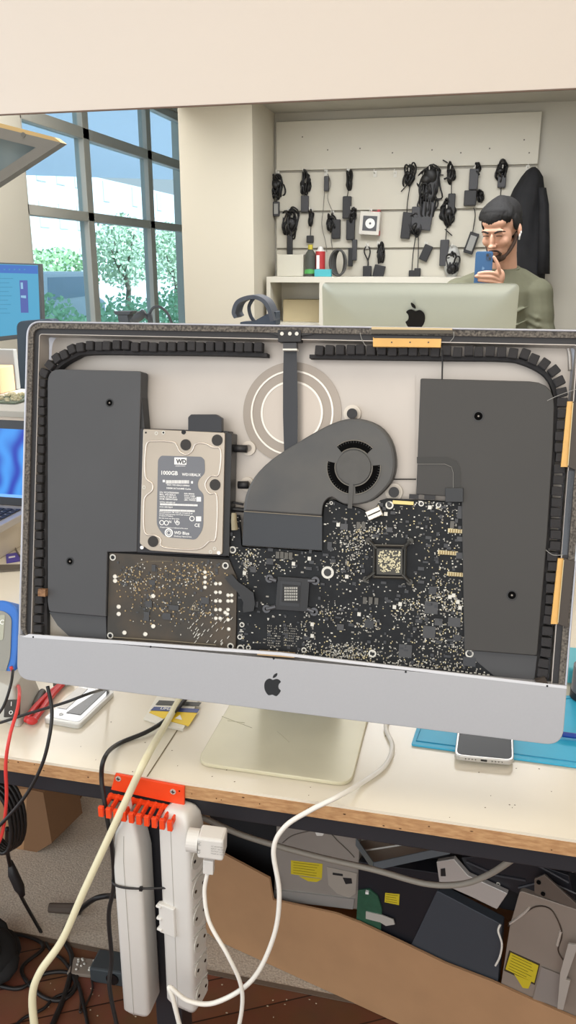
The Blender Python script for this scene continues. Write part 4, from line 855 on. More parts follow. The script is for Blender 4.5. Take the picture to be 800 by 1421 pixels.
# black fuzzy bag at left
s=MB(); c=FZ(-28,1345,-.75)
for _ in range(26): s.ell((c.x+rnd.gauss(0,.03),c.y+rnd.gauss(0,.03),-.70+rnd.uniform(-.03,.03)),(rnd.uniform(.03,.05),rnd.uniform(.03,.05),rnd.uniform(.015,.022)),(rnd.random(),rnd.random(),0),12,8)
s.build('crumpled_bag',mat('bag_black','131314',.8),None,'black crumpled bag on the floor at the left edge','bag',smooth=True)
bpy.data.objects['crumpled_bag'].location.z=-.7495
# hanging black coil at far left under desk
s=MB(); c=PY(4,1135,.87)
for k in range(5):
    a0=rnd.random()*6; s.tube([c+Vector((math.cos(a)*(.020+.002*k),(k-2)*.006,math.sin(a)*(.052+.002*k))) for a in [i*2*math.pi/24 for i in range(24)]],.003,6,True)
s.build('cable_coil',BCAB,None,'coil of black cable hanging under the left bench end','cable coil',smooth=True)
s=MB()
for _ in range(40):
    p=FZ(rnd.uniform(60,440),rnd.uniform(1320,1420)); s.ell((p.x,p.y,-.7485),(rnd.uniform(.001,.0025),rnd.uniform(.001,.002),.0008),seg=6,rn=4)
s.build('floor_crumbs',mat('crumb2','b8a88e',.8),None,'pale crumbs and screws scattered on the wooden floor','debris',kind='stuff')
# ================================================================ SETTING
ST='structure'
def wallbox(name,lo,hi,m,parent=None,kind=ST):
    s=MB(); s.aabb(lo,hi); return s.build(name,m,parent,kind=kind if parent is None else None)
YW=1.85
# wood floor
m=bpy.data.materials.new('dark_parquet'); m.use_nodes=True; N=m.node_tree.nodes; Lk=m.node_tree.links; b=N['Principled BSDF']; b.inputs['Roughness'].default_value=.38
tc=N.new('ShaderNodeTexCoord'); mp=N.new('ShaderNodeMapping'); mp.inputs['Rotation'].default_value=(0,0,R(-28)); br=N.new('ShaderNodeTexBrick'); br.inputs['Scale'].default_value=1; br.inputs['Brick Width'].default_value=1.1; br.inputs['Row Height'].default_value=.085; br.inputs['Mortar Size'].default_value=.0015
br.inputs['Color1'].default_value=hexc('8a5a42'); br.inputs['Color2'].default_value=hexc('704532'); br.inputs['Mortar'].default_value=hexc('2a1812'); br.offset=.37
no=N.new('ShaderNodeTexNoise'); no.inputs['Scale'].default_value=12; no.inputs['Detail'].default_value=6; mx=N.new('ShaderNodeMixRGB'); mx.blend_type='MULTIPLY'; mx.inputs['Fac'].default_value=.55
Lk.new(tc.outputs['Object'],mp.inputs['Vector']); Lk.new(mp.outputs['Vector'],br.inputs['Vector']); Lk.new(mp.outputs['Vector'],no.inputs['Vector']); Lk.new(br.outputs['Color'],mx.inputs['Color1']); Lk.new(no.outputs['Color'],mx.inputs['Color2']); Lk.new(mx.outputs['Color'],b.inputs['Base Color'])
wallbox('floor',(-3,-1.5,-.80),(2.5,1.222,-.75),m)
wallbox('floor_rear',(-2.6,1.222,-.80),(2.5,7.5,-.7505),mat('worn_screed','d6ccbc',.9,col2='b5aa9a',scale=240,bump=.8))
wallbox('trim_1',(-3,1.216,-.7505),(2.5,1.226,-.7485),mat('threshold','6c5f52',.7))
# back wall around the mirror, left as an opening
wallbox('wall_back',(-3,YW,-.75),(2.5,YW+.03,.247),CREAM); 
wallbox('trim_2',(-3,YW-.004,.247),(2.5,YW+.36,.262),mat('ledge_grey','bdbbb3',.5))
wallbox('wall_upper',(-3,YW,.956),(2.5,YW+.006,2.3),CREAM)
wallbox('trim_3',(-3,YW-.001,.9535),(2.5,YW+.006,.9560),mat('dark_line','6b5547',.6))
wallbox('ceiling_sunblock',(-3,-1.5,2.3),(2.5,1.85,2.35),CREAM); wallbox('wall_sunblock',(2.5,-1.5,-.8),(2.55,1.85,2.3),CREAM)  # unseen ceiling and right wall, added to keep the sun off the bench
# rear room: mirror reflection of the shop, built as solid geometry
XW=-2.6
yw0=PX(40,300,XW).y; ZT=PX(125,186,XW).z; ZM=PX(130,301,XW).z
ym1=PX(127,240,XW).y; ym2=PX(213,250,XW).y; yw1=7.3
WL=mat('left_wall_paint','cdc8bb',.6)
wallbox('wall_left',(XW-.15,YW+.36,-.75),(XW,yw0,2.1),WL)
wallbox('wall_left_sill',(XW-.15,yw0,-.75),(XW,yw1,.05),WL); wallbox('wall_left_far',(XW-.15,yw1,-.75),(XW,7.5,2.1),WL); wallbox('wall_left_top',(XW-.15,yw0,1.86),(XW,yw1,2.1),WL)
wallbox('wall_rear_far',(XW,7.5,-.75),(-1.17,7.6,2.1),WALLG)
wallbox('wall_column',(-1.558,4.238,-.75),(-1.169,4.72,2.1),COLM)
wallbox('wall_partition',(-1.30,4.72,-.75),(-1.169,7.5,2.1),WALLG)
wallbox('wall_rear',(-1.169,4.70,-.75),(2.5,4.80,2.1),WALLG)
wallbox('wall_right',(1.6,YW+.36,-.75),(1.7,4.70,2.1),WALLG)
wallbox('ceiling_alcove',(-1.559,YW+.4,1.415),(1.6,4.70,1.45),mat('soffit_paint','b5b2a8',.6))
wallbox('ceiling_rear',(XW,YW+.4,1.90),(1.7,7.5,1.95),mat('ceiling_paint','c9ccd0',.7))
wallbox('wall_soffit',(-1.575,YW+.4,1.415),(-1.559,4.237,1.90),COLM)
# window
WF=mat('window_frame_grey','c2c0b8',.5)
def wz(name,y0,y1,z0,z1,par,m=WF,dx=.07): s=MB(); s.aabb((XW-.09,y0,z0),(XW-.09+dx,y1,z1)); return s.build(name,m,par,bevel=.004)
win=wz('window_1',yw0,yw1,ZT-.035,ZT+.035,None); win['kind']=ST
wz('frame_rail',yw0,yw1,ZM-.03,ZM+.03,win); wz('frame_rail',yw0,yw1,.05,.11,win); wz('frame_rail',yw0,yw1,1.80,1.86,win)
wz('frame_stile',yw0,yw0+.05,.05,1.86,win)
for y in (ym1,ym2,ym2+(ym2-ym1)*.95): wz('frame_mullion',y-.045,y+.045,.05,1.86,win)
GL=glassmat('window_glass','dcebf2',.06)
ys=[yw0,ym1,ym2,ym2+(ym2-ym1)*.95,yw1]; zs=[.08,ZM,ZT,1.83]
for i in range(4):
    for j in range(3):
        s=MB(); s.aabb((XW-.06,ys[i]+.03,zs[j]+.02),(XW-.054,ys[i+1]-.03,zs[j+1]-.02)); s.build('window_pane',GL,win)
# tilted sash at top left
t=thing('window_sash',(-2.2,3.3,.9),'grey framed glass sash with tan top edge, tilting into the room at the top left','window sash')
sp_=[(-108,128),(85,198),(-108,352)]; Ys=3.3
S=[PY(x,y,Ys) for x,y in sp_]; S[0].x=S[2].x=XW+.0005
ce=sum(S,Vector())/3
off=Vector((0,.05,.0)); inn=[ce+(p-ce)*.80 for p in S]
s=MB()
for i in range(3):
    a,b_=S[i],S[(i+1)%3]; c_,d=inn[(i+1)%3],inn[i]; s.prism([a,b_,c_,d],off)
s.build('sash_frame',mat('sash_grey','7c7b78',.5),t)
s=MB(); s.prism([p+Vector((0,.02,0)) for p in inn],(0,.006,0)); s.build('sash_glass',mat('sash_glassy','6c7d85',.12),t,label='bluish grey glass')
s=MB(); s.prism([S[0],S[1],S[1]+Vector((-.03,0,.022)),S[0]+Vector((0,0,.022))],(0,.05,0)); s.build('top_batten',mat('tan_batten','c9ac78',.6),t)
s=MB(); p=PY(32,187,Ys-.002); s.cyl(p,p+Vector((0,.004,0)),.010,seg=14); s.build('sash_catch',mat('catch','6d6c69',.4),t)
# slatted display wall
t=thing('slat_panel',(-.46,4.68,.5),'large off-white slatted display panel on the rear wall','wall panel')
SY=4.685
zg=[PY(385,239,SY).z,PY(385,295,SY).z,PY(385,346,SY).z]
SL=mat('slat_board','cfcabb',.4); zz=[.30]+[zg[2],zg[1],zg[0]]+[1.375]
for k in range(4): 
    s=MB(); s.aabb((-1.154,SY-.012,zz[k]+.006),(.235,SY+.012,zz[k+1]-.006)); s.build('slat_board',SL,t,bevel=.002)
s=MB(); s.aabb((-1.154,SY,.3),(.235,SY+.0145,1.372)); s.build('groove_back',mat('groove','9b968a',.6),t)
s=MB()
for x,y in ((420,190),(455,208),(500,206),(545,212),(600,208),(640,212),(680,206),(728,194),(735,212)): p=PY(x,y,SY-.0125); s.cyl(p,p+Vector((0,.002,0)),.004,seg=8)
s.build('screw_dot',mat('dots','6b675e',.6),t)
# hooks with adapters
HK=mat('hook_white','d9d7cf',.3); AD=mat('adapter_black','2b2b2d',.5); AD2=mat('adapter_charcoal','434346',.5); SILV=mat('adapter_label','9a9a96',.5)
def A(x,y,o=0): return PY(x,y,SY-.03-o)
PM=4.62/1119*1.03
def hookpiece(t,x,y):
    s=MB(); p=PY(x,y,SY-.012); s.tube([p,p+Vector((0,-.028,-.004)),p+Vector((0,-.045,0)),p+Vector((0,-.048,.014))],.0024,6); s.box(p+Vector((0,-.002,-.006)),(.018,.003,.03)); s.build('hook',HK,t)
def brick(t,x,y,w,hh,m=AD,tilt=0,lab=False,o=0):
    s=MB(); c=A(x,y,o); s.box(c,(w*PM,.026,hh*PM),(0,tilt,0)); q=s.build('power_brick',m,t,bevel=.004)
    if lab:
        s=MB(); s.box(c-Vector((0,.0135,0)),(w*PM*.66,.001,hh*PM*.7),(0,tilt,0)); s.build('brick_label',SILV,q)
def bundle(t,x,y,w,hh,m=BCAB,loops=5,o=0):
    s=MB(); c=A(x,y,o)
    for k in range(loops+2):
        ww=w*PM*.5*rnd.uniform(.25,.85); h2=hh*PM*.5*rnd.uniform(.55,1); ry=rnd.uniform(-.018,.018); ox=rnd.uniform(-.25,.25)*w*PM; tl=rnd.uniform(-.25,.25); p1,p2=rnd.random()*6,rnd.random()*6
        s.tube([c+Vector((ox+math.cos(a)*ww*(1+.35*math.sin(2*a+p1))+math.sin(a)*h2*tl,ry+.008*math.sin(3*a),math.sin(a)*h2+h2*.12*math.sin(2*a+p2))) for a in [i*2*math.pi/22 for i in range(22)]],.0046,5,True)
    for k in range(max(1,loops//2)):
        s.ell(c+Vector((rnd.uniform(-.2,.2)*w*PM,rnd.uniform(-.012,.004),rnd.uniform(-.3,.25)*hh*PM)),(w*PM*rnd.uniform(.22,.36),.016,hh*PM*rnd.uniform(.12,.22)),(0,rnd.uniform(-.6,.6),0),8,6)
    if rnd.random()<.6: a=rnd.uniform(-1,1); s.tube([c+Vector((0,-.01,-hh*PM*.2)),c+Vector((a*w*PM*.9,-.012,-hh*PM*rnd.uniform(.3,.6)))],.005,6)
    s.build('coiled_cable',m,t,smooth=True)
def wire(t,pts,r=.0026,m=BCAB):
    s=MB(); s.tube(catmull([A(x,y) for x,y in pts],6),r,6); s.build('lead',m,t,smooth=True)
G='power adapters hanging on the slatted panel'
def adp(x,y,label): 
    p=PY(x,y,SY-.03); return thing('power_adapter',p,label,'power adapter',G)
def mk(hx,hy,label,parts,hook=True):
    t=adp(hx,hy,label)
    if hook: hookpiece(t,hx,hy)
    for q in parts:
        if q[0]=='b': brick(t,*q[1:])
        elif q[0]=='c': bundle(t,*q[1:])
        else: wire(t,*q[1:])
mk(386,240,'black adapter bundle with small grey brick below, leftmost of the top row',[('c',386,259,19,30),('w',[(385,272),(384,282)]),('b',384,290,8,18,AD2,0,True)])
mk(423,238,'black cable bundle with one dark brick under it, second along the top row',[('c',423,254,11,30),('w',[(423,268),(423,276)]),('b',423.5,283,10,20,AD2)])
mk(453,238,'slim grey brick with two long pale-dark leads dropping beside it, third along the top row',[('b',453.5,255,6,18,AD2),('w',[(455,241),(459,255),(455,275),(463,300),(460,330),(463,352)],.002,mat('lead_grey','77736b',.5)),('w',[(451,262),(449,290),(447,312),(452,335),(454,350)],.002,mat('lead_grey','77736b'))])
mk(484,237,'small cable loop over a tall black brick, fourth along the top row',[('c',485,250,6,24,BCAB,3),('w',[(485,258),(482,275)]),('b',482,288,11,27)])
mk(402,292,'thick dark cable bundle ending in a slim brick, leftmost of the second row',[('c',402,308,20,38,BCAB,7),('w',[(402,320),(403,330)]),('b',402.6,341,7,26)])
mk(432,292,'thin cable loop with a small square plug below, beside the green bottle',[('c',432,302,7,21,BCAB,3),('w',[(432,312),(431,328)]),('b',430.7,332,9,9)])
mk(462,295,'tangled cable with a rounded black brick, centre left of the second row',[('c',459,310,11,26,BCAB,4),('b',467,318,11,24)])
mk(489,291,'small coil with a black brick and two slim bricks hanging far below it',[('c',489,299,7,18,BCAB,3),('b',487,319,11,25),('w',[(487,331),(491,336)]),('b',492.5,347,6,26,AD2),('b',487,357,6,23)])
mk(510,340,'short looped cord with a small black brick, left of the pair above the computer',[('w',[(508,342),(506,350),(511,362),(511,372)],.004),('w',[(512,342),(514,350),(511,362)],.004),('b',510,379,11,18)])
mk(526,338,'black cable bundle with a crooked brick, right of the pair above the computer',[('c',528,350,8,30,BCAB,4),('b',526,379,14,20,AD,.2)])
mk(569,238,'cable loop with pointed plug end and tall brick, right of two empty hooks',[('c',569,243,12,27,BCAB,4),('w',[(566,256),(557,266)],.003),('w',[(570,254),(566,280),(565,298)]),('b',564.6,313,12,32,AD,.08)])
mk(579,288,'charcoal brick bundle with two long leads to a pair of small plugs at the bottom',[('b',579,302,13,26,AD2),('c',578,312,14,30,BCAB,4),('w',[(578,325),(574,350),(572,376)]),('w',[(581,325),(581,350),(580,374)]),('b',572,384,8,16),('b',579.6,381,8,16)],False)
mk(597,236,'largest dense cluster of black cables and bricks, hanging two rows tall',[('c',597,255,24,44,BCAB,9),('b',600,255,13,30,AD,.1),('c',595,280,20,40,BCAB,7),('b',593,300,14,34,AD2,.12),('w',[(604,242),(616,243)],.003)])
mk(626,235,'narrow cable loop with a slim brick straight below, left of the two joined bricks',[('c',626,240,9,24,BCAB,4),('w',[(622,226),(615,222)],.003),('w',[(627,252),(627,272)]),('b',627,283,9,24)])
mk(621,289,'black bundle with split cable ends over a tall brick, left of the bagged coil',[('c',621,295,17,32,BCAB,6),('w',[(621,310),(619,335)]),('w',[(618,318),(628,327)],.003),('b',617,351,11,32,AD2)])
mk(660,234,'grey brick and square charger with a thin lead to a labelled slanting brick',[('c',662,234,6,14,BCAB,3),('b',658,249,11,24,AD2),('b',653,275,15,18),('c',667,272,9,14,BCAB,3),('w',[(658,288),(660,300),(656,325)]),('b',654.6,337.5,12,26,AD,.3,True)])
mk(698,234,'cable bundle with brick hanging just above the hair of the man',[('c',698,238,14,26,BCAB,5),('b',697,252,10,14,AD2),('w',[(696,260),(695,275)])])
mk(592,338,'single slanting black brick with no cable showing, low centre of the panel',[('b',591.6,351,11,20,AD,.4),('w',[(594,340),(592,345)])])
t=thing('bagged_cable_coil',A(628,363),'coiled dark cable in a clear plastic bag behind the shoulder of the man','cable coil'); hookpiece(t,628,342)
s=MB(); s.ell(A(628,364),(21*PM/2,.02,42*PM/2),seg=18,rn=12); s.build('plastic_bag',mat('bag_plastic','a9a9a3',.25),t,smooth=True)
bundle(t,629,366,16,28,BCAB,4,.018)
for x,lb in ((521,'left one of the two empty white hooks'),(549,'right one of the two empty white hooks')):
    t=thing('display_hook',PY(x,240,SY-.03),lb+' in the top groove','hook'); hookpiece(t,x,240)
t=thing('boxed_fan',A(515,310),'white retail pack with a round fan picture and red side hanging on the panel','box')
hookpiece(t,515,292)
s=MB(); s.box(A(514,310,.015),(26*PM,.05,28*PM),(0,.06,0)); s.build('pack_box',mat('pack_white','d7d3ca',.4),t,bevel=.003)
s=MB(); s.box(A(526,309,.012),(3*PM,.05,31*PM)); s.box(A(521,295,.012),(10*PM,.04,3*PM)); s.build('pack_side',mat('pack_red','b5464a',.5),t)
s=MB(); s.box(A(513.5,310,.0405),(18*PM,.001,18*PM),(0,.06,0)); q=s.build('pack_picture',mat('pack_dark','55565a',.5),t); s=MB(); s.ring(A(514,310,.0418),(0,1,0),.006,.026,.001,24); s.build('fan_picture',WHT,q)
# cabinet
t=thing('cabinet',(-1.01,4.6,-.75),'white open-fronted cabinet below the display panel, left of the computer seen from behind','cabinet')
cy0,cy1=4.40,4.669; cx0=PY(370,400,cy0).x; cx1=PY(448,400,cy0).x; cx2=PY(678,400,cy0).x; czt=PY(400,384,cy0).z
CW=mat('cabinet_white','d8d4c6',.4)
for lo,hi,n in (((cx0,cy0,czt-.03),(cx2,cy1,czt),'cabinet_top'),((cx0,cy0,-.75),(cx0+.022,cy1,czt-.03),'cabinet_side'),((cx1-.018,cy0,-.75),(cx1+.010,cy1,czt-.03),'cabinet_side'),((cx2-.022,cy0,-.75),(cx2,cy1,czt-.03),'cabinet_side'),((cx0+.022,cy1-.012,-.74),(cx2-.022,cy1,czt-.03),'cabinet_back'),((cx0+.022,cy0+.06,.30),(cx1-.018,cy1-.012,.32),'shelf'),((cx0+.022,cy0,-.74),(cx2-.022,cy1-.012,-.70),'cabinet_base')):
    s=MB(); s.aabb(lo,hi); s.build(n,CW,t,bevel=.001)
s=MB(); s.aabb((cx0+.06,cy0+.14,.3205),(cx1-.03,cy1-.02,.44)); s.build('tan_folder',mat('folder_tan','c7b893',.6),None,'tan folder box standing inside the white cabinet','folder')
def C(x,y,Y=4.52): return PY(x,y,Y)
zt=czt+.0005
s=MB(); p=C(404,370); s.aabb((p.x-.075,4.50,zt),(p.x+.075,4.60,zt+.115)); s.build('white_box',mat('boxw','d2cebf',.5),None,'plain white box on the cabinet, left of the green bottle','box',bevel=.003)
t=thing('spray_bottle',(C(431,364).x,4.50,zt),'dark bottle with green and yellow label on the cabinet','bottle')
p=C(431,364,4.5); s=MB(); s.tube([(p.x,4.5,zt),(p.x,4.5,zt+.11),(p.x,4.5,zt+.135),(p.x,4.5,zt+.14)],[.032,.032,.016,.012],18); s.build('bottle_body',mat('bottle_dark','4d5049',.4),t,smooth=False)
s=MB(); s.cyl((p.x,4.5,zt+.14),(p.x,4.5,zt+.165),.013,seg=12); s.build('bottle_cap',mat('cap_yellow','c2b43f',.4),t)
s=MB(); s.cyl((p.x,4.499,zt+.015),(p.x,4.499,zt+.085),.0335,.026,seg=18); s.build('bottle_label',mat('label_green','4fa653',.5),t)
t=thing('spray_can',(C(444,362).x,4.50,zt),'red spray can with white cap on the cabinet','spray can')
p=C(445,362,4.5); s=MB(); s.cyl((p.x,4.5,zt),(p.x,4.5,zt+.13),.026,seg=20); s.build('can_body',mat('can_red','b83a3c',.35),t)
s=MB(); s.tube([(p.x,4.5,zt+.13),(p.x,4.5,zt+.14),(p.x,4.5,zt+.155)],[.026,.016,.012],14); s.build('can_cap',WPL,t); s=MB(); s.box((p.x-.008,4.473,zt+.075),(.016,.002,.07)); s.build('can_label',WHT,t)
s=MB(); p=C(449,379,4.45); s.aabb((p.x-.045,4.43,zt),(p.x+.045,4.465,zt+.038)); s.build('teal_box',mat('teal','4fb3bd',.5),None,'small teal box in front of the red spray can','box',bevel=.002)
t=thing('tubing_coil',(C(470,372).x,4.53,zt),'coil of dark tubing standing on the cabinet right of the red can','coil')
s=MB(); p=C(470.5,371,4.53)
for k in range(5):
    s.tube([Vector((p.x+math.cos(a)*(.045-.005*k),4.53+(k-2)*.014,zt+.072+math.sin(a)*.066)) for a in [i*2*math.pi/28 for i in range(28)]],.006,6,True)
s.build('coil_turns',mat('tube_dark','4c4b49',.5),t,smooth=True)
# coat
t=thing('black_coat',(.20,4.6,.6),'black coat hanging on the right end of the display panel behind the man','coat')
def coatring(y,xl,xr,dep,n=40):
    L_=PY(xl,y,4.60);R_=PY(xr,y,4.60); cx_=(L_.x+R_.x)/2; hw_=(R_.x-L_.x)/2; out=[]
    for k in range(n):
        a=2*math.pi*k/n; f=1+.10*math.sin(5*a+y*.03)+.06*math.sin(11*a+y*.05)
        out.append(Vector((cx_+math.cos(a)*hw_*(1+.04*math.sin(7*a+y*.04)),4.60+math.sin(a)*dep*f,L_.z)))
    return out
s=MB(); s.loft([coatring(*q) for q in ((232,738,744,.012),(237,731,749,.03),(246,724,754,.05),(262,714,756,.06),(285,704,756,.065),(310,698,755,.065),(340,693,756,.065),(380,690,756,.065),(440,688,757,.06))]); s.build('coat_body',mat('coat_cloth','202023',.85,var=.3,scale=20),t,smooth=True)
s=MB(); s.loft([[p+Vector((.02,-.045,0)) for p in coatring(*q)] for q in ((262,741,752,.02),(285,742,756,.03),(330,742,757,.03),(380,740,757,.03))]); s.build('coat_sleeve',mat('coat_cloth',''),t,smooth=True)
hookpiece(t,733,232)
# mirror images of the bench and the computer, built as solid copies
t=thing('reflected_workbench',(-.2,2.55,-.75),'mirror image of the white worktop under the silver computer back','workbench')
s=MB(); s.aabb((-2.3,2.24,-.022),(1.4,2.86,0)); s.build('tabletop',DESK,t)
for x in (-2.2,-.4,1.3):
    for y in (2.28,2.80): s=MB(); s.aabb((x-.02,y-.02,-.7495),(x+.02,y+.02,-.022)); s.build('leg',DSTL,t)
t=thing('computer',(-.21,2.72,0),'mirror image of the silver computer back with black fruit emblem, before the man','computer')
P0=PY(447,392,2.745); P1=PY(722,392,2.745); zt_=P0.z; xl,xr=P0.x,P1.x
def bk(d,y): 
    return [Vector((p.x,p.y0 if False else y(p.y),p.y)) for p in []]
tb=math.tan(R(13))
def RW(x,z,w): # rear copy plane leaning: top towards -Y ; w outward (towards viewer)
    return Vector((x,2.745+ (zt_-z)*tb - w, z))
def rr(d,w,dz=0):
    q=rounded([Vector((xl+d,.13+d)),Vector((xr-d,.13+d)),Vector((xr-d,zt_-d)),Vector((xl+d,zt_-d))],[.02]*4,7)
    return [RW(p.x,p.y,w) for p in q]
s=MB(); s.loft([rr(0,-.008),rr(0,0),rr(.004,.003),rr(.05,.010),rr(.13,.022)]); bkc=s.build('computer_back',mat('alu_back','c3c7b9',.35,.35),t,label='smooth silver back panel',smooth=True,mods=[('es','EDGE_SPLIT',{'split_angle':R(50)})])
s=MB(); s.prism([RW(p.x,p.y,-.009) for p in rounded([Vector((xl+.002,.06)),Vector((xr-.002,.06)),Vector((xr-.002,zt_-.002)),Vector((xl+.002,zt_-.002))],.02)],(0,.01,0)); s.build('screen_side',BLK,t)
e=PY(577,439,2.745); e=RW(e.x,e.z,.0225)
emblem(e,Vector((1,0,0)),Vector((0,-math.sin(R(13)),math.cos(R(13)))),Vector((0,-.0015,0)),.068,-1).build('fruit_emblem',BLKG,bkc,label='black bitten-fruit emblem')
s=MB(); s.prism([(xm-.10+.0,2.60,.0005),(xm+.10,2.60,.0005),(xm+.10,2.80,.0005),(xm-.10,2.80,.0005)],(0,0,.006)); s.build('stand_foot',ALU,t,bevel=.002)
s=MB(); s.loft([[Vector((x,y,z)) for x,y in ((xm-.06,yy-.004),(xm+.06,yy-.004),(xm+.06,yy+.004),(xm-.06,yy+.004))] for yy,z in ((2.62,.006),(2.66,.10),(2.71,.22),(2.745,.30))]); s.build('stand_neck',ALU,t)
# monitor
t=thing('monitor',(-1.95,3.2,-.75),'monitor showing a pale blue page with a phone picture, at the left edge','monitor')
q=[PY(-70,362,3.2),PY(55,366,3.2),PY(59,466,3.2),PY(-70,482,3.2)]
s=MB(); s.prism(q,(0,.03,0)); fr_=s.build('monitor_frame',mat('mon_frame','5b6066',.4),t,bevel=.003)
def mq(a,b,c,d,y=3.199): return [PY(x,yy,y) for x,yy in (a,b,c,d)]
s=MB(); s.prism(mq((-67,364),(52.5,368),(56,461),(-67,474)),(0,.001,0)); s.build('monitor_screen',mat('scr_cyan','000000',.3,emit='4fa3c9',estr=1),t,label='lit pale blue screen')
s=MB(); s.prism(mq((-67,365),(52,369),(52.5,380),(-67,377),3.1975),(0,.001,0)); s.build('page_header',mat('scr_blue','000000',.3,emit='3c6fc0',estr=1),t)
s=MB(); s.prism(mq((27,389),(38,389),(39.5,434),(29,434),3.1975),(0,.001,0)); s.build('page_picture',mat('scr_purple','000000',.3,emit='4f5fa8',estr=1),t)
for q_ in (((28.5,392),(31.5,392),(32,401),(29,401)),((29,410),(36,410),(36,414),(29,413))):
    s=MB(); s.prism(mq(*q_,3.196),(0,.001,0)); s.build('picture_detail',mat('scr_pale','000000',.3,emit='8fc0dd',estr=1),t)
s=MB()
for k in range(9): s.prism(mq((-20,386+k*6),(18-(k*5)%9,386+k*6),(18-(k*5)%9,387+k*6),(-20,387+k*6),3.1975),(0,.001,0))
for k in range(6): s.prism(mq((-2+k*7,373),(0+k*7,373),(0+k*7,375),(-2+k*7,375),3.196),(0,.001,0))
s.build('page_text',mat('scr_text','000000',.3,emit='3f8fb5',estr=1),t)
s=MB(); c=PY(-20,470,3.23); s.box((c.x,3.26,-.2),(.05,.03,1.04)); s.box((c.x,3.26,-.735),(.28,.2,.028)); s.build('monitor_stand',mat('mon_frame',''),t)
# things on the ledge
def L(x,y,Y): return PY(x,y,Y)
t=thing('swivel_chair',(-1.5,2.6,-.75),'dark blue-grey rounded panel rising behind the top left corner of the computer','chair')
s=MB(); s.prism(rounded([L(22,446,3.05),L(76,442,3.05),L(80,640,3.05),L(30,640,3.05)],.03),(0,.05,0)); s.build('chair_panel',mat('chair_blue','3a4a5c',.5),t,bevel=.006)
c=L(50,640,3.05); s=MB(); s.cyl((c.x,3.08,-.74),(c.x,3.08,c.z+.01),.02,seg=12); s.box((c.x,3.08,-.735),(.3,.3,.028)); s.build('chair_post',DSTL,t)
zl=.2625
s=MB(); a=L(-30,520,2.15); b_=L(12,520,2.15); s.aabb((a.x,2.10,zl),(b_.x,2.18,zl+.075)); s.build('small_carton',mat('peach_carton','dcb48c',.7),None,'small peach carton on the ledge behind the boards','carton',bevel=.002)
s=MB(); a=L(-30,520,2.2); b_=L(26,520,2.2); s.aabb((a.x,2.185,zl),(b_.x,2.205,zl+.12)); s.build('grey_bin',mat('bin_grey','8b8d8c',.5),None,'grey plastic bin behind the peach carton','bin',bevel=.003)
for k,(x,y,w_,d_,lb) in enumerate(((8,548,.10,.07,'green-grey circuit board lying nearest the ledge edge above the laptop'),(22,541,.05,.05,'second circuit board lying behind the first on the ledge'))):
    c=PZ(x,y,zl+.012); c.y=1.98+.075*k; c.x=PY(x,y,c.y).x
    t=thing('circuit_board',(c.x,c.y,zl),lb,'circuit board'); s=MB(); s.box((c.x,c.y,zl+.003),(w_,d_,.004)); s.build('board',mat('pcb_olive','6d7a66',.6,var=.3,scale=90),t)
    s=MB()
    for _ in range(26): s.box((c.x+rnd.uniform(-w_/2,w_/2)*.9,c.y+rnd.uniform(-d_/2,d_/2)*.9,zl+.008),(rnd.uniform(.003,.01),rnd.uniform(.003,.01),rnd.uniform(.003,.010)))
    s.build('board_components',mat('comp_pale','c4bd9c',.5),t,kind='stuff')
# headband and microscope stand near the middle
t=thing('headphones',(-.62,2.5,.0),'dark grey hooped headset standing above the computer top, left of the white cabinet','headset')
HB=mat('headset_grey','4a4f5a',.6)
def H(x,y,Y=2.5): return PY(x,y,Y)
s=MB(); lp=[H(x,y,2.5+.0*i) for i,(x,y) in enumerate(((331,440),(328,432),(333,419),(345,413),(358,412),(370,418),(377,430),(381,445)))]
pts=catmull(lp,6); rings=[]
for i,p in enumerate(pts):
    tt=(pts[min(i+1,len(pts)-1)]-pts[max(i-1,0)]).normalized(); nn=tt.cross(Vector((0,1,0)))
    rings.append([p+nn*.006-Vector((0,.03,0)),p+nn*.006+Vector((0,.05,0)),p-nn*.006+Vector((0,.05,0)),p-nn*.006-Vector((0,.03,0))])
s.loft(rings); s.build('headband',HB,t,smooth=False)
s=MB(); s.prism(rounded([H(383,432),H(383,452),H(335,460),H(333,447),H(352,446),H(370,436)],.004),(0,.06,0)); s.build('ear_pad',mat('pad_blue','3b4656',.6),t,bevel=.004)
s=MB(); s.tube(catmull([H(352,414,2.53),H(346,425,2.53),H(348,438,2.53),H(354,447,2.53)],6),.006,8); s.build('inner_strap',HB,t,smooth=True)
c=H(358,455); s=MB(); s.cyl((c.x,2.53,.0),(c.x,2.53,c.z+.01),.012,seg=12); s.cyl((c.x,2.53,.0005),(c.x,2.53,.012),.06,seg=24); s.build('headset_stand',BLK,t)
t=thing('camera_stand',(-1.2,2.5,0),'small dark stand with flat top, clamp and curved gooseneck in front of the window','stand')
DK=mat('stand_dark','3f444a',.5)
s=MB(); s.prism([H(157,432),H(182,432),H(180,437),H(160,437)],(0,.05,0)); s.prism([H(163,437),H(177,437),H(179,450),H(165,450)],(0,.05,0)); s.build('flat_top',DK,t,bevel=.002)
s=MB(); s.tube([H(184,447),H(194,438),H(202,434)],[.012,.016,.010],10); s.tube([H(196,431),H(206,442)],.007,8); s.build('clamp',DK,t,smooth=True)
s=MB(); s.tube([H(209,450),H(208,435)],.009,8); s.tube(catmull([H(208,435),H(213,427),H(222,426),H(232,434),H(238,447),H(240,455)],6),.0045,8); s.build('gooseneck',DK,t,smooth=True)
c=H(172,450); c2=H(209,450); s=MB(); s.cyl((c.x,2.525,.0),(c.x,2.525,c.z+.01),.010,seg=10); s.cyl((c2.x,2.50,.0),(c2.x,2.50,c2.z),.008,seg=10); s.box(((c.x+c2.x)/2,2.51,.008),(.24,.14,.014)); s.build('stand_base',DK,t)
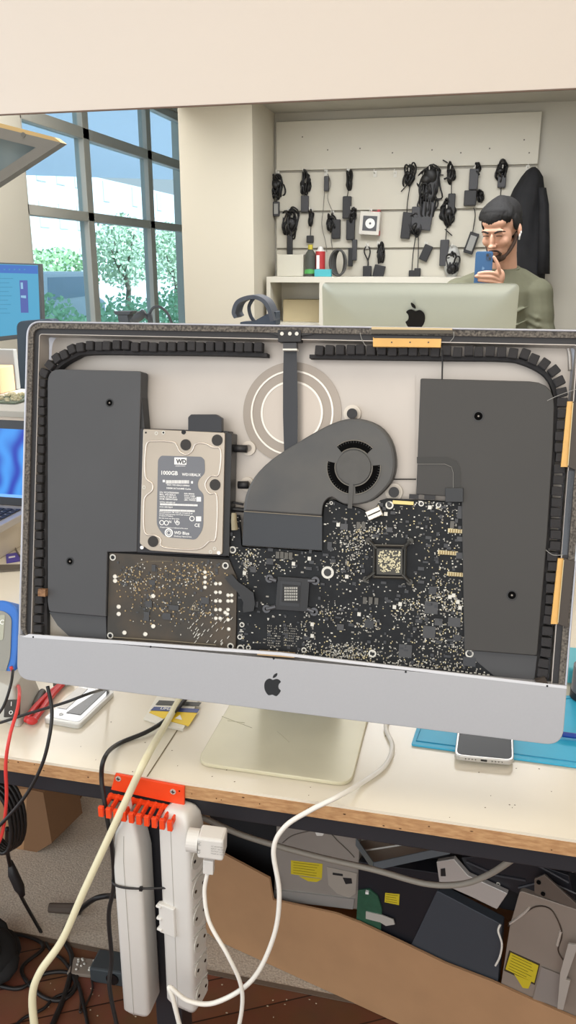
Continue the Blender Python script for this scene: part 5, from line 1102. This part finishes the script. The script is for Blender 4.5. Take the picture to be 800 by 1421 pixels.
# ================================================================ OUTSIDE
wallbox('ground',(-40,-5,-1.0),(XW-.15,50,-.95),mat('pavement','c9cdd2',.8))
q=[PZ(30,243,2.35),PZ(262,250,2.35)]; 
s=MB(); s.prism([(XW-.16,2,2.35),(XW-.16,30,2.35),(q[1].x,q[1].y,2.35),(q[0].x,q[0].y,2.35)],(0,0,.004)); 
am=bpy.data.materials.new('awning_fabric'); am.use_nodes=True; N=am.node_tree.nodes; Lk=am.node_tree.links; b=N['Principled BSDF']; b.inputs['Base Color'].default_value=hexc('cfd9e4'); b.inputs['Roughness'].default_value=.9
tl=N.new('ShaderNodeBsdfTranslucent'); tl.inputs['Color'].default_value=hexc('d3dde8'); ms=N.new('ShaderNodeMixShader'); ms.inputs['Fac'].default_value=.5; Lk.new(b.outputs[0],ms.inputs[1]); Lk.new(tl.outputs[0],ms.inputs[2]); Lk.new(ms.outputs[0],N['Material Output'].inputs['Surface'])
s.build('wall_awning',am,None,kind=ST)
def tree(x,y,h_,r_,label,cols):
    t=thing('street_tree',(x,y,-.95),label,'tree','trees and shrubs outside the window'); s=MB(); s.tube([(x,y,-.949),(x+.1,y,h_*.35-.95),(x-.05,y+.05,h_*.6-.95)],[.09,.07,.05],8)
    for k in range(5): a=rnd.random()*6.3; s.tube([(x,y,h_*.45-.95),(x+math.cos(a)*r_*.7,y+math.sin(a)*r_*.7,h_*(.6+.06*k)-.95)],[.04,.015],6)
    s.build('trunk',mat('bark','6d655a',.9),t)
    s=MB(); c=Vector((x,y,h_*.68-.95))
    for _ in range(1500):
        d=Vector((rnd.gauss(0,1),rnd.gauss(0,1),rnd.gauss(0,1))).normalized()*(rnd.random()**.4); p=c+Vector((d.x*r_,d.y*r_,d.z*h_*.34)); u=Vector((rnd.gauss(0,1),rnd.gauss(0,1),rnd.gauss(0,1))).normalized(); v=u.orthogonal().normalized(); L_=.075
        s.add([p-u*L_,p+v*L_*.5,p+u*L_,p-v*L_*.5],[(0,1,2,3)])
    s.build('foliage',mat(cols,'a9cf9c' if cols=='leaf_a' else 'c3dcc0',.7),t)
def shrub(x,y,h_,r_,label):
    s=MB()
    for _ in range(1100):
        d=Vector((rnd.gauss(0,1),rnd.gauss(0,1),abs(rnd.gauss(0,1)))).normalized()*(rnd.random()**.35); p=Vector((x+d.x*r_,y+d.y*r_,-.945+d.z*h_)); u=Vector((rnd.gauss(0,1),rnd.gauss(0,1),rnd.gauss(0,1))).normalized(); v=u.orthogonal().normalized()
        s.add([p-u*.06,p+v*.035,p+u*.06,p-v*.035],[(0,1,2,3)])
    s.build('street_shrub',mat('leaf_c','9fd0a8',.7),None,label,'shrub','trees and shrubs outside the window')
def out(px,py,Xv): return PX(px,py,Xv)
for px,Xv,h_,r_,lb,cl in ((172,-9,2.8,.8,'slender bare-branched tree seen through the middle window panes','leaf_b'),(240,-9,2.8,.9,'pale tree seen through the window beside the column','leaf_b'),(70,-11,2.0,1.3,'low green tree behind the left window panes','leaf_a')):
    p=out(px,370,Xv); tree(p.x,p.y,h_,r_,lb,cl)
for px,Xv,h_,r_,lb in ((65,-7,1.15,.8,'green shrub outside in the lower left pane'),(170,-7,1.05,1.0,'green shrub outside in the lower middle pane'),(235,-7.5,1.1,.9,'green shrub outside in the lower pane beside the column'),(20,-6.5,1.2,.7,'green shrub outside hidden partly by the left pillar')):
    p=out(px,400,Xv); shrub(p.x,p.y,h_,r_,lb)
def house(px0,px1,Xv,h_,label,colr):
    a=out(px0,370,Xv); b_=out(px1,370,Xv); t=thing('house',((a.x+b_.x)/2,(a.y+b_.y)/2,-.95),label,'building')
    s=MB(); s.aabb((Xv-4,a.y,-.949),(Xv,b_.y,h_)); s.build('house_wall',mat(colr,'f2f2ee' if colr=='hw1' else 'dfe6ee',.8),t)
    for k in range(5):
        for z in (.4,2.0,3.6):
            if z+.9<h_: 
                y=lerp(a.y,b_.y,(k+.5)/5); s=MB(); s.aabb((Xv,y-.35,z),(Xv+.05,y+.35,z+.9)); s.build('house_window',mat('house_glass','cfdfea',.3),t)
house(-10,128,-16,5.2,'white house across the street seen through the left window panes','hw1'); house(132,290,-18,4.6,'pale blue-white building across the street behind the bare tree','hw2')
t=thing('parked_van',(-8,9,-.95),'pale blue van parked outside in the lower left window pane','van')
p=out(100,420,-8.5); y0=p.y
prof=[(-1.5,.25),(-1.5,1.25),(-1.2,1.62),(.9,1.62),(1.35,1.05),(1.8,.9),(1.85,.25)]
s=MB(); s.prism([(p.x,y0+a*.9,-.95+b_*.9) for a,b_ in prof],(-1.5,0,0)); s.build('van_body',mat('van_blue','cfe0ec',.35),t,bevel=.05)
s=MB(); s.prism([(p.x+.01,y0+a*.9,-.95+b_*.9) for a,b_ in ((-1.1,1.0),(-1.05,1.5),(.8,1.5),(1.15,1.05))],(-.02,0,0)); s.build('van_window',mat('van_glass','8faac0',.2),t)
for a in (-.95,1.1): s=MB(); s.cyl((p.x+.02,y0+a*.9,-.95+.29),(p.x-.2,y0+a*.9,-.95+.29),.29,seg=20); s.build('wheel',mat('tyre','3a3d42',.7),t)
# ================================================================ THE MAN
SKIN=mat('skin','d9a88d',.55,var=.06,scale=30); HAIR=mat('dark_hair','0f0d0c',.8,bump=.6,scale=120,stretch=(1,3,1)); SHIRT=mat('olive_jersey','74745f',.85,var=.06,scale=25,bump=.2)
man=thing('person',(.06,3.92,-.75),'dark-haired bearded man in an olive green top, bowed over a raised blue phone','person')
HC=Vector((.062,3.86,.775)); MH=Matrix.Rotation(R(-24),3,'Z')@Matrix.Rotation(R(20),3,'X')
def hp(x,y,z): return HC+MH@Vector((x,y,z))
def he(s,c,r,rot=None,seg=20,rn=14):
    c0=len(s.v); s.ell((0,0,0),r,rot,seg,rn)
    for i in range(c0,len(s.v)): s.v[i]=HC+MH@(s.v[i]+Vector(c))
s=MB()
he(s,(0,.012,.035),(.074,.095,.088),None,28,18)      # cranium
he(s,(0,-.040,-.015),(.062,.052,.080))               # face block
he(s,(0,-.046,-.070),(.046,.040,.042))               # jaw
he(s,(0,-.074,-.100),(.023,.017,.018))               # chin
he(s,(.036,-.066,-.030),(.024,.020,.024)); he(s,(-.036,-.066,-.030),(.024,.020,.024))  # cheeks
he(s,(0,-.086,.020),(.052,.012,.010))                # brow ridge
he(s,(0,-.060,.050),(.056,.036,.034))                # forehead
he(s,(0,-.100,-.020),(.0095,.014,.030),(R(-14),0,0)); he(s,(0,-.112,-.040),(.013,.013,.010)); he(s,(.012,-.101,-.043),(.008,.009,.007)); he(s,(-.012,-.101,-.043),(.008,.009,.007)) # nose
he(s,(0,-.088,-.072),(.023,.010,.0055)); he(s,(0,-.086,-.081),(.019,.010,.006)) # lips
he(s,(.030,-.083,.002),(.015,.009,.007)); he(s,(-.030,-.083,.002),(.015,.009,.007))   # lids
for sx in (-1,1):
    he(s,(sx*.078,.012,-.010),(.009,.019,.031),(R(-12),0,R(18*sx))); he(s,(sx*.082,.016,-.006),(.006,.012,.020),(R(-12),0,R(30*sx)))
# neck, torso, limbs
NB=Vector((.09,3.945,.600)); s.tube([hp(0,.03,-.05),lerp(hp(0,.03,-.05),NB,.5),NB,NB-Vector((0,0,.06))],[.055,.054,.058,.07],16)
def ring_el(c,rx,ry,n=20): return [Vector((c[0]+math.cos(2*math.pi*k/n)*rx,c[1]+math.sin(2*math.pi*k/n)*ry,c[2])) for k in range(n)]
tor=[((.07,4.0,-.02),.155,.11),((.065,4.0,.12),.150,.105),((.06,3.99,.26),.165,.115),((.06,3.98,.42),.185,.120),((.07,3.97,.510),.180,.105),((.08,3.955,.565),.12,.085),((.088,3.95,.60),.066,.062)]
s.loft([ring_el(*q) for q in tor])
SR=Vector((.240,3.955,.500)); ER=Vector((.290,3.90,.215)); WR=Vector((.20,3.72,.035))     # image right arm
SL_=Vector((-.105,3.955,.500)); EL=Vector((-.13,3.84,.235)); WL_=Vector((.022,3.725,.475)) # image left arm holds phone? elbow low
s.tube(catmull([SR,lerp(SR,ER,.5),ER,lerp(ER,WR,.5),WR],4),[.058-.0021*i for i in range(17)],12); s.ell(WR+Vector((-.02,-.05,0)),(.045,.06,.022))
s.tube(catmull([SL_,lerp(SL_,EL,.5),EL,lerp(EL,WL_,.5),WL_],4),[.058-.0021*i for i in range(17)],12)
for sx in (-1,1):
    hx=.07+sx*.085
    s.tube([(hx,4.0,.02),(hx,4.0,-.15),(hx+sx*.01,3.98,-.33),(hx+sx*.015,4.0,-.50),(hx+sx*.015,4.02,-.69)],[.09,.085,.058,.052,.038],14); s.ell((hx+sx*.02,3.955,-.722),(.043,.12,.028))
# holding hand
PH=PY(671.5,368,3.70)
def hd_(x,y,Y): return PY(x,y,Y)
s.tube([WL_,hd_(688,402,3.725),hd_(691,392,3.722)],[.026,.028,.030],12)
s.ell(hd_(692,386,3.722),(.028,.022,.040),(0,R(10),0))
def finger(pts,r0=.0088,r1=.0072): 
    q=catmull(pts,4); s.tube(q,[lerp(r0,r1,i/(len(q)-1)) for i in range(len(q))],10); s.ell(q[-1],(r1*1.02,)*3,seg=10,rn=6)
finger([hd_(694,382,3.712),hd_(693,372,3.694),hd_(690,364,3.690),hd_(686,357,3.688)])
finger([hd_(692,384,3.705),hd_(686,379,3.684),hd_(675,378,3.680),hd_(665,379.5,3.682)])
finger([hd_(692,389,3.706),hd_(684,385,3.683),hd_(674,384,3.680),hd_(661,383.5,3.682)])
finger([hd_(692,394,3.708),hd_(684,391,3.686),hd_(675,390,3.683),hd_(665,389,3.684)],.0080,.0065)
finger([hd_(688,392,3.730),hd_(678,388,3.728),hd_(670,380,3.724)],.0100,.0085)
body=s.build('body',SKIN,man,smooth=True,mods=[('rm','REMESH',{'mode':'VOXEL','voxel_size':.0034,'use_smooth_shade':True}),('sm','SMOOTH',{'factor':.5,'iterations':3})])
# eyes + brows + mouth line
s=MB()
for sx in (-1,1): s.tube([hp(sx*.030+a,-.0915+.02*abs(a)*3,.000-.1*abs(a)) for a in (-.013,-.006,0,.006,.013)],.0018,6)
s.build('eyes',mat('lash','2a1c17',.5),man)
s=MB()
for sx in (-1,1): s.tube([hp(sx*.014,-.101,.014),hp(sx*.028,-.098,.019),hp(sx*.042,-.090,.019),hp(sx*.054,-.078,.013)],[.003,.0042,.0038,.002],7)
s.build('eyebrows',HAIR,man)
s=MB(); s.tube([hp(-.020,-.090,-.077),hp(0,-.0985,-.0765),hp(.020,-.090,-.077)],.0014,6); s.build('mouth_line',mat('mouth','6e3c36',.6),man)
# beard
s=MB()
def bd_(c,r): he(s,c,r)
bd_((0,-.076,-.098),(.027,.019,.021)); 
for sx in (-1,1):
    q=[hp(sx*.070,.000,-.015),hp(sx*.066,-.015,-.050),hp(sx*.050,-.038,-.082),hp(sx*.030,-.060,-.102),hp(0,-.074,-.112)]
    s.tube(catmull(q,4),[.004]+[.0085]*11+[.014]*5,10)
    s.tube([hp(0,-.099,-.0625),hp(sx*.018,-.091,-.066),hp(sx*.030,-.078,-.085)],[.0042,.005,.006],8)
s.build('beard',mat('beard_brown','4a382e',.8,bump=.6,scale=200),man,smooth=True,mods=[('rm','REMESH',{'mode':'VOXEL','voxel_size':.003,'use_smooth_shade':True}),('sm','SMOOTH',{'factor':.6,'iterations':4})])
# hair
s=MB(); n0=len(s.v)
he(s,(0,.026,.050),(.081,.094,.080),None,28,18); he(s,(0,.060,.005),(.074,.054,.070)); he(s,(0,-.042,.088),(.064,.042,.030)); 
for sx in (-1,1): he(s,(sx*.073,.000,.030),(.010,.030,.036))
for k in range(34):
    a=lerp(-1,1,k/33); x0=a*.060
    s.tube(catmull([hp(x0*.7,.03,.128-.03*a*a),hp(x0*1.05,-.035,.122-.035*a*a),hp(x0*1.12+rnd.uniform(-.004,.004),-.080+.03*a*a,.085-.02*a*a),hp(x0*1.1-.006,-.093+.045*a*a,.052+rnd.uniform(-.006,.010)-.008*a)],4),[.010]*9+[.008,.007,.006,.004],7)
s.build('hair',HAIR,man,label='short dark brown swept hair',smooth=True,mods=[('rm','REMESH',{'mode':'VOXEL','voxel_size':.003,'use_smooth_shade':True}),('sm','SMOOTH',{'factor':.4,'iterations':2})])
# sweater
s=MB(); t2=[(c,rx+.014,ry+.014) for c,rx,ry in tor[:-1]]; t2[0]=((.07,4.0,-.10),.172,.128)
t2[-1]=((.082,3.955,.568),.118,.088); t2.append(((.088,3.95,.602),.074,.072))
s.loft([ring_el(*q) for q in t2])
def sleeve(a,b,c,r0):
    q=catmull([a,lerp(a,b,.5),b,lerp(b,c,.5),lerp(b,c,.93)],6); rr_=[]
    for i in range(len(q)): f=i/(len(q)-1); rr_.append(lerp(.074,.044,f)+.0035*math.sin(i*1.9)*(1 if 4<i<22 else .3))
    s.tube(q,rr_,14)
sleeve(SR,ER,WR,.07); sleeve(SL_,EL,WL_,.07)
for sh in (SR,SL_): s.ell(sh+Vector((0,0,.0)),(.075,.075,.07))
s.tube([SR+Vector((0,0,.012)),Vector((.165,3.955,.562)),Vector((.095,3.955,.585))],[.055,.050,.05],12); s.tube([SL_+Vector((0,0,.012)),Vector((.01,3.955,.562)),Vector((.085,3.955,.585))],[.055,.050,.05],12)
# cloth folds at elbow and armpit
for k in range(6): 
    p=lerp(SR,ER,.35+.12*k); s.tube([p+Vector((-.062,-.035,.02)),p+Vector((-.01,-.07,-.004)),p+Vector((.045,-.05,-.03))],[.006,.010,.006],7)
for k in range(4): s.tube([Vector((.21,3.868,.45-.06*k)),Vector((.15,3.855,.42-.06*k)),Vector((.08,3.855,.43-.05*k))],[.004,.009,.004],7)
s.build('sweater',SHIRT,man,label='olive green long-sleeved top',smooth=True,mods=[('rm','REMESH',{'mode':'VOXEL','voxel_size':.005,'use_smooth_shade':True}),('sm','SMOOTH',{'factor':.6,'iterations':5})])
s=MB(); s.tube([Vector((.085+math.cos(a)*.070,3.95+math.sin(a)*.066,.610+.012*math.sin(a))) for a in [i*2*math.pi/28 for i in range(28)]],.007,8,True); s.build('collar',SHIRT,man,smooth=True)
s=MB()
for sx in (-1,1):
    hx=.07+sx*.085; s.tube([(hx,4.0,.03),(hx,4.0,-.15),(hx+sx*.01,3.98,-.33),(hx+sx*.015,4.0,-.50),(hx+sx*.015,4.02,-.68)],[.105,.098,.074,.066,.060],16)
s.build('trousers',mat('dark_denim','2c3038',.85),man,smooth=True)
s=MB()
for sx in (-1,1): s.ell((.07+sx*.105,3.95,-.712),(.050,.135,.037))
s.build('shoes',BLK,man,smooth=True)
s=MB(); s.ell(hp(.084,.004,-.018),(.008,.007,.009)); s.tube([hp(.086,-.002,-.022),hp(.083,-.008,-.046)],.0036,8); s.build('earbud',WHT,None,'white wireless earbud in the ear of the man','earbud',smooth=True)
# phone in hand
t=thing('phone_in_hand',PH,'blue smartphone with two camera lenses held up by the man','smartphone')
s=MB(); c=PY(671.5,371,3.705); s.prism(rounded([c+Vector((a*.0365,0,b_*.073-.008)) for a,b_ in((-1,-1),(1,-1),(1,1),(-1,1))],.011,6),(0,.008,0)); s.build('phone_body',mat('phone_blue','3c6590',.35,.2),t,bevel=.0015)
s=MB(); s.prism(rounded([PY(x,y,3.7045) for x,y in ((675,351.5),(682.5,351.5),(682.5,361),(675,361))],.004,4),(0,-.0015,0)); cm=s.build('camera_bump',mat('phone_bump','2c4a6c',.3),t)
s=MB()
for x,y in ((677.3,354),(680.4,358.5)): p=PY(x,y,3.7025); s.cyl(p,p-Vector((0,.0015,0)),.0052,seg=16)
s.build('camera_lens',BLKG,cm)
emblem(PY(671,372,3.7046),Vector((1,0,0)),Vector((0,0,1)),Vector((0,-.0004,0)),.012,-1).build('fruit_emblem',mat('phone_mark','6f93b8',.3,.4),t)
# ================================================================ LIGHT
def area(name,loc,rot,size,energy,col,sy=None):
    l=bpy.data.lights.new(name,'AREA'); l.energy=energy; l.color=col; l.size=size
    if sy: l.shape='RECTANGLE'; l.size_y=sy
    o=bpy.data.objects.new(name,l); COL.objects.link(o); o.location=loc; o.rotation_euler=rot; return o
area('ceiling_lamp',(-.1,.15,1.9),(R(-6),0,0),1.4,13,(1,.90,.75),.6)
area('front_fill',(.2,-1.3,1.2),(R(78),0,0),2.2,22,(1,.93,.86),1.6)  # added fill to brighten the space under the bench, no known lamp there
area('rear_ceiling_lamp',(-.3,3.45,1.40),(0,0,0),1.6,37,(.97,.98,1),.8)
area('rear_hall_fill',(-2.0,3.6,1.88),(0,0,0),.9,28,(1,.98,.96),1.6)  # added fill that lifts the hall and window side, no such lamp known
area('shop_daylight',(-2.6,-.2,.9),(R(90),0,R(-72)),1.6,22,(.78,.88,1),1.4)
w=bpy.data.worlds.new('sky'); bpy.context.scene.world=w; w.use_nodes=True; N=w.node_tree.nodes; bg=N['Background']; bg.inputs['Color'].default_value=(.95,.98,1,1); bg.inputs['Strength'].default_value=1.0
sl=bpy.data.lights.new('sun','SUN'); sl.energy=11; sl.angle=R(5); sl.color=(1,.97,.92); so=bpy.data.objects.new('sun',sl); COL.objects.link(so); so.rotation_euler=Vector((.9,-.25,-.75)).to_track_quat('-Z','Y').to_euler() if False else Vector((-.75,.1,-.75)).to_track_quat('-Z','Y').to_euler()
# ================================================================ CAMERA
cd=bpy.data.cameras.new('camera'); co=bpy.data.objects.new('camera',cd); COL.objects.link(co); co.location=CAM
Mx=Matrix((RT,UP,-FW)).transposed().to_4x4(); Mx.translation=CAM; co.matrix_world=Mx
cd.sensor_fit='VERTICAL'; cd.sensor_height=36; cd.lens=F/1421*36; cd.clip_start=.02; cd.clip_end=200
bpy.context.scene.camera=co
vs=bpy.context.scene.view_settings; vs.view_transform='Standard'; vs.look='None'; vs.exposure=0; vs.gamma=1
try: vs.use_curve_mapping=False
except Exception: pass
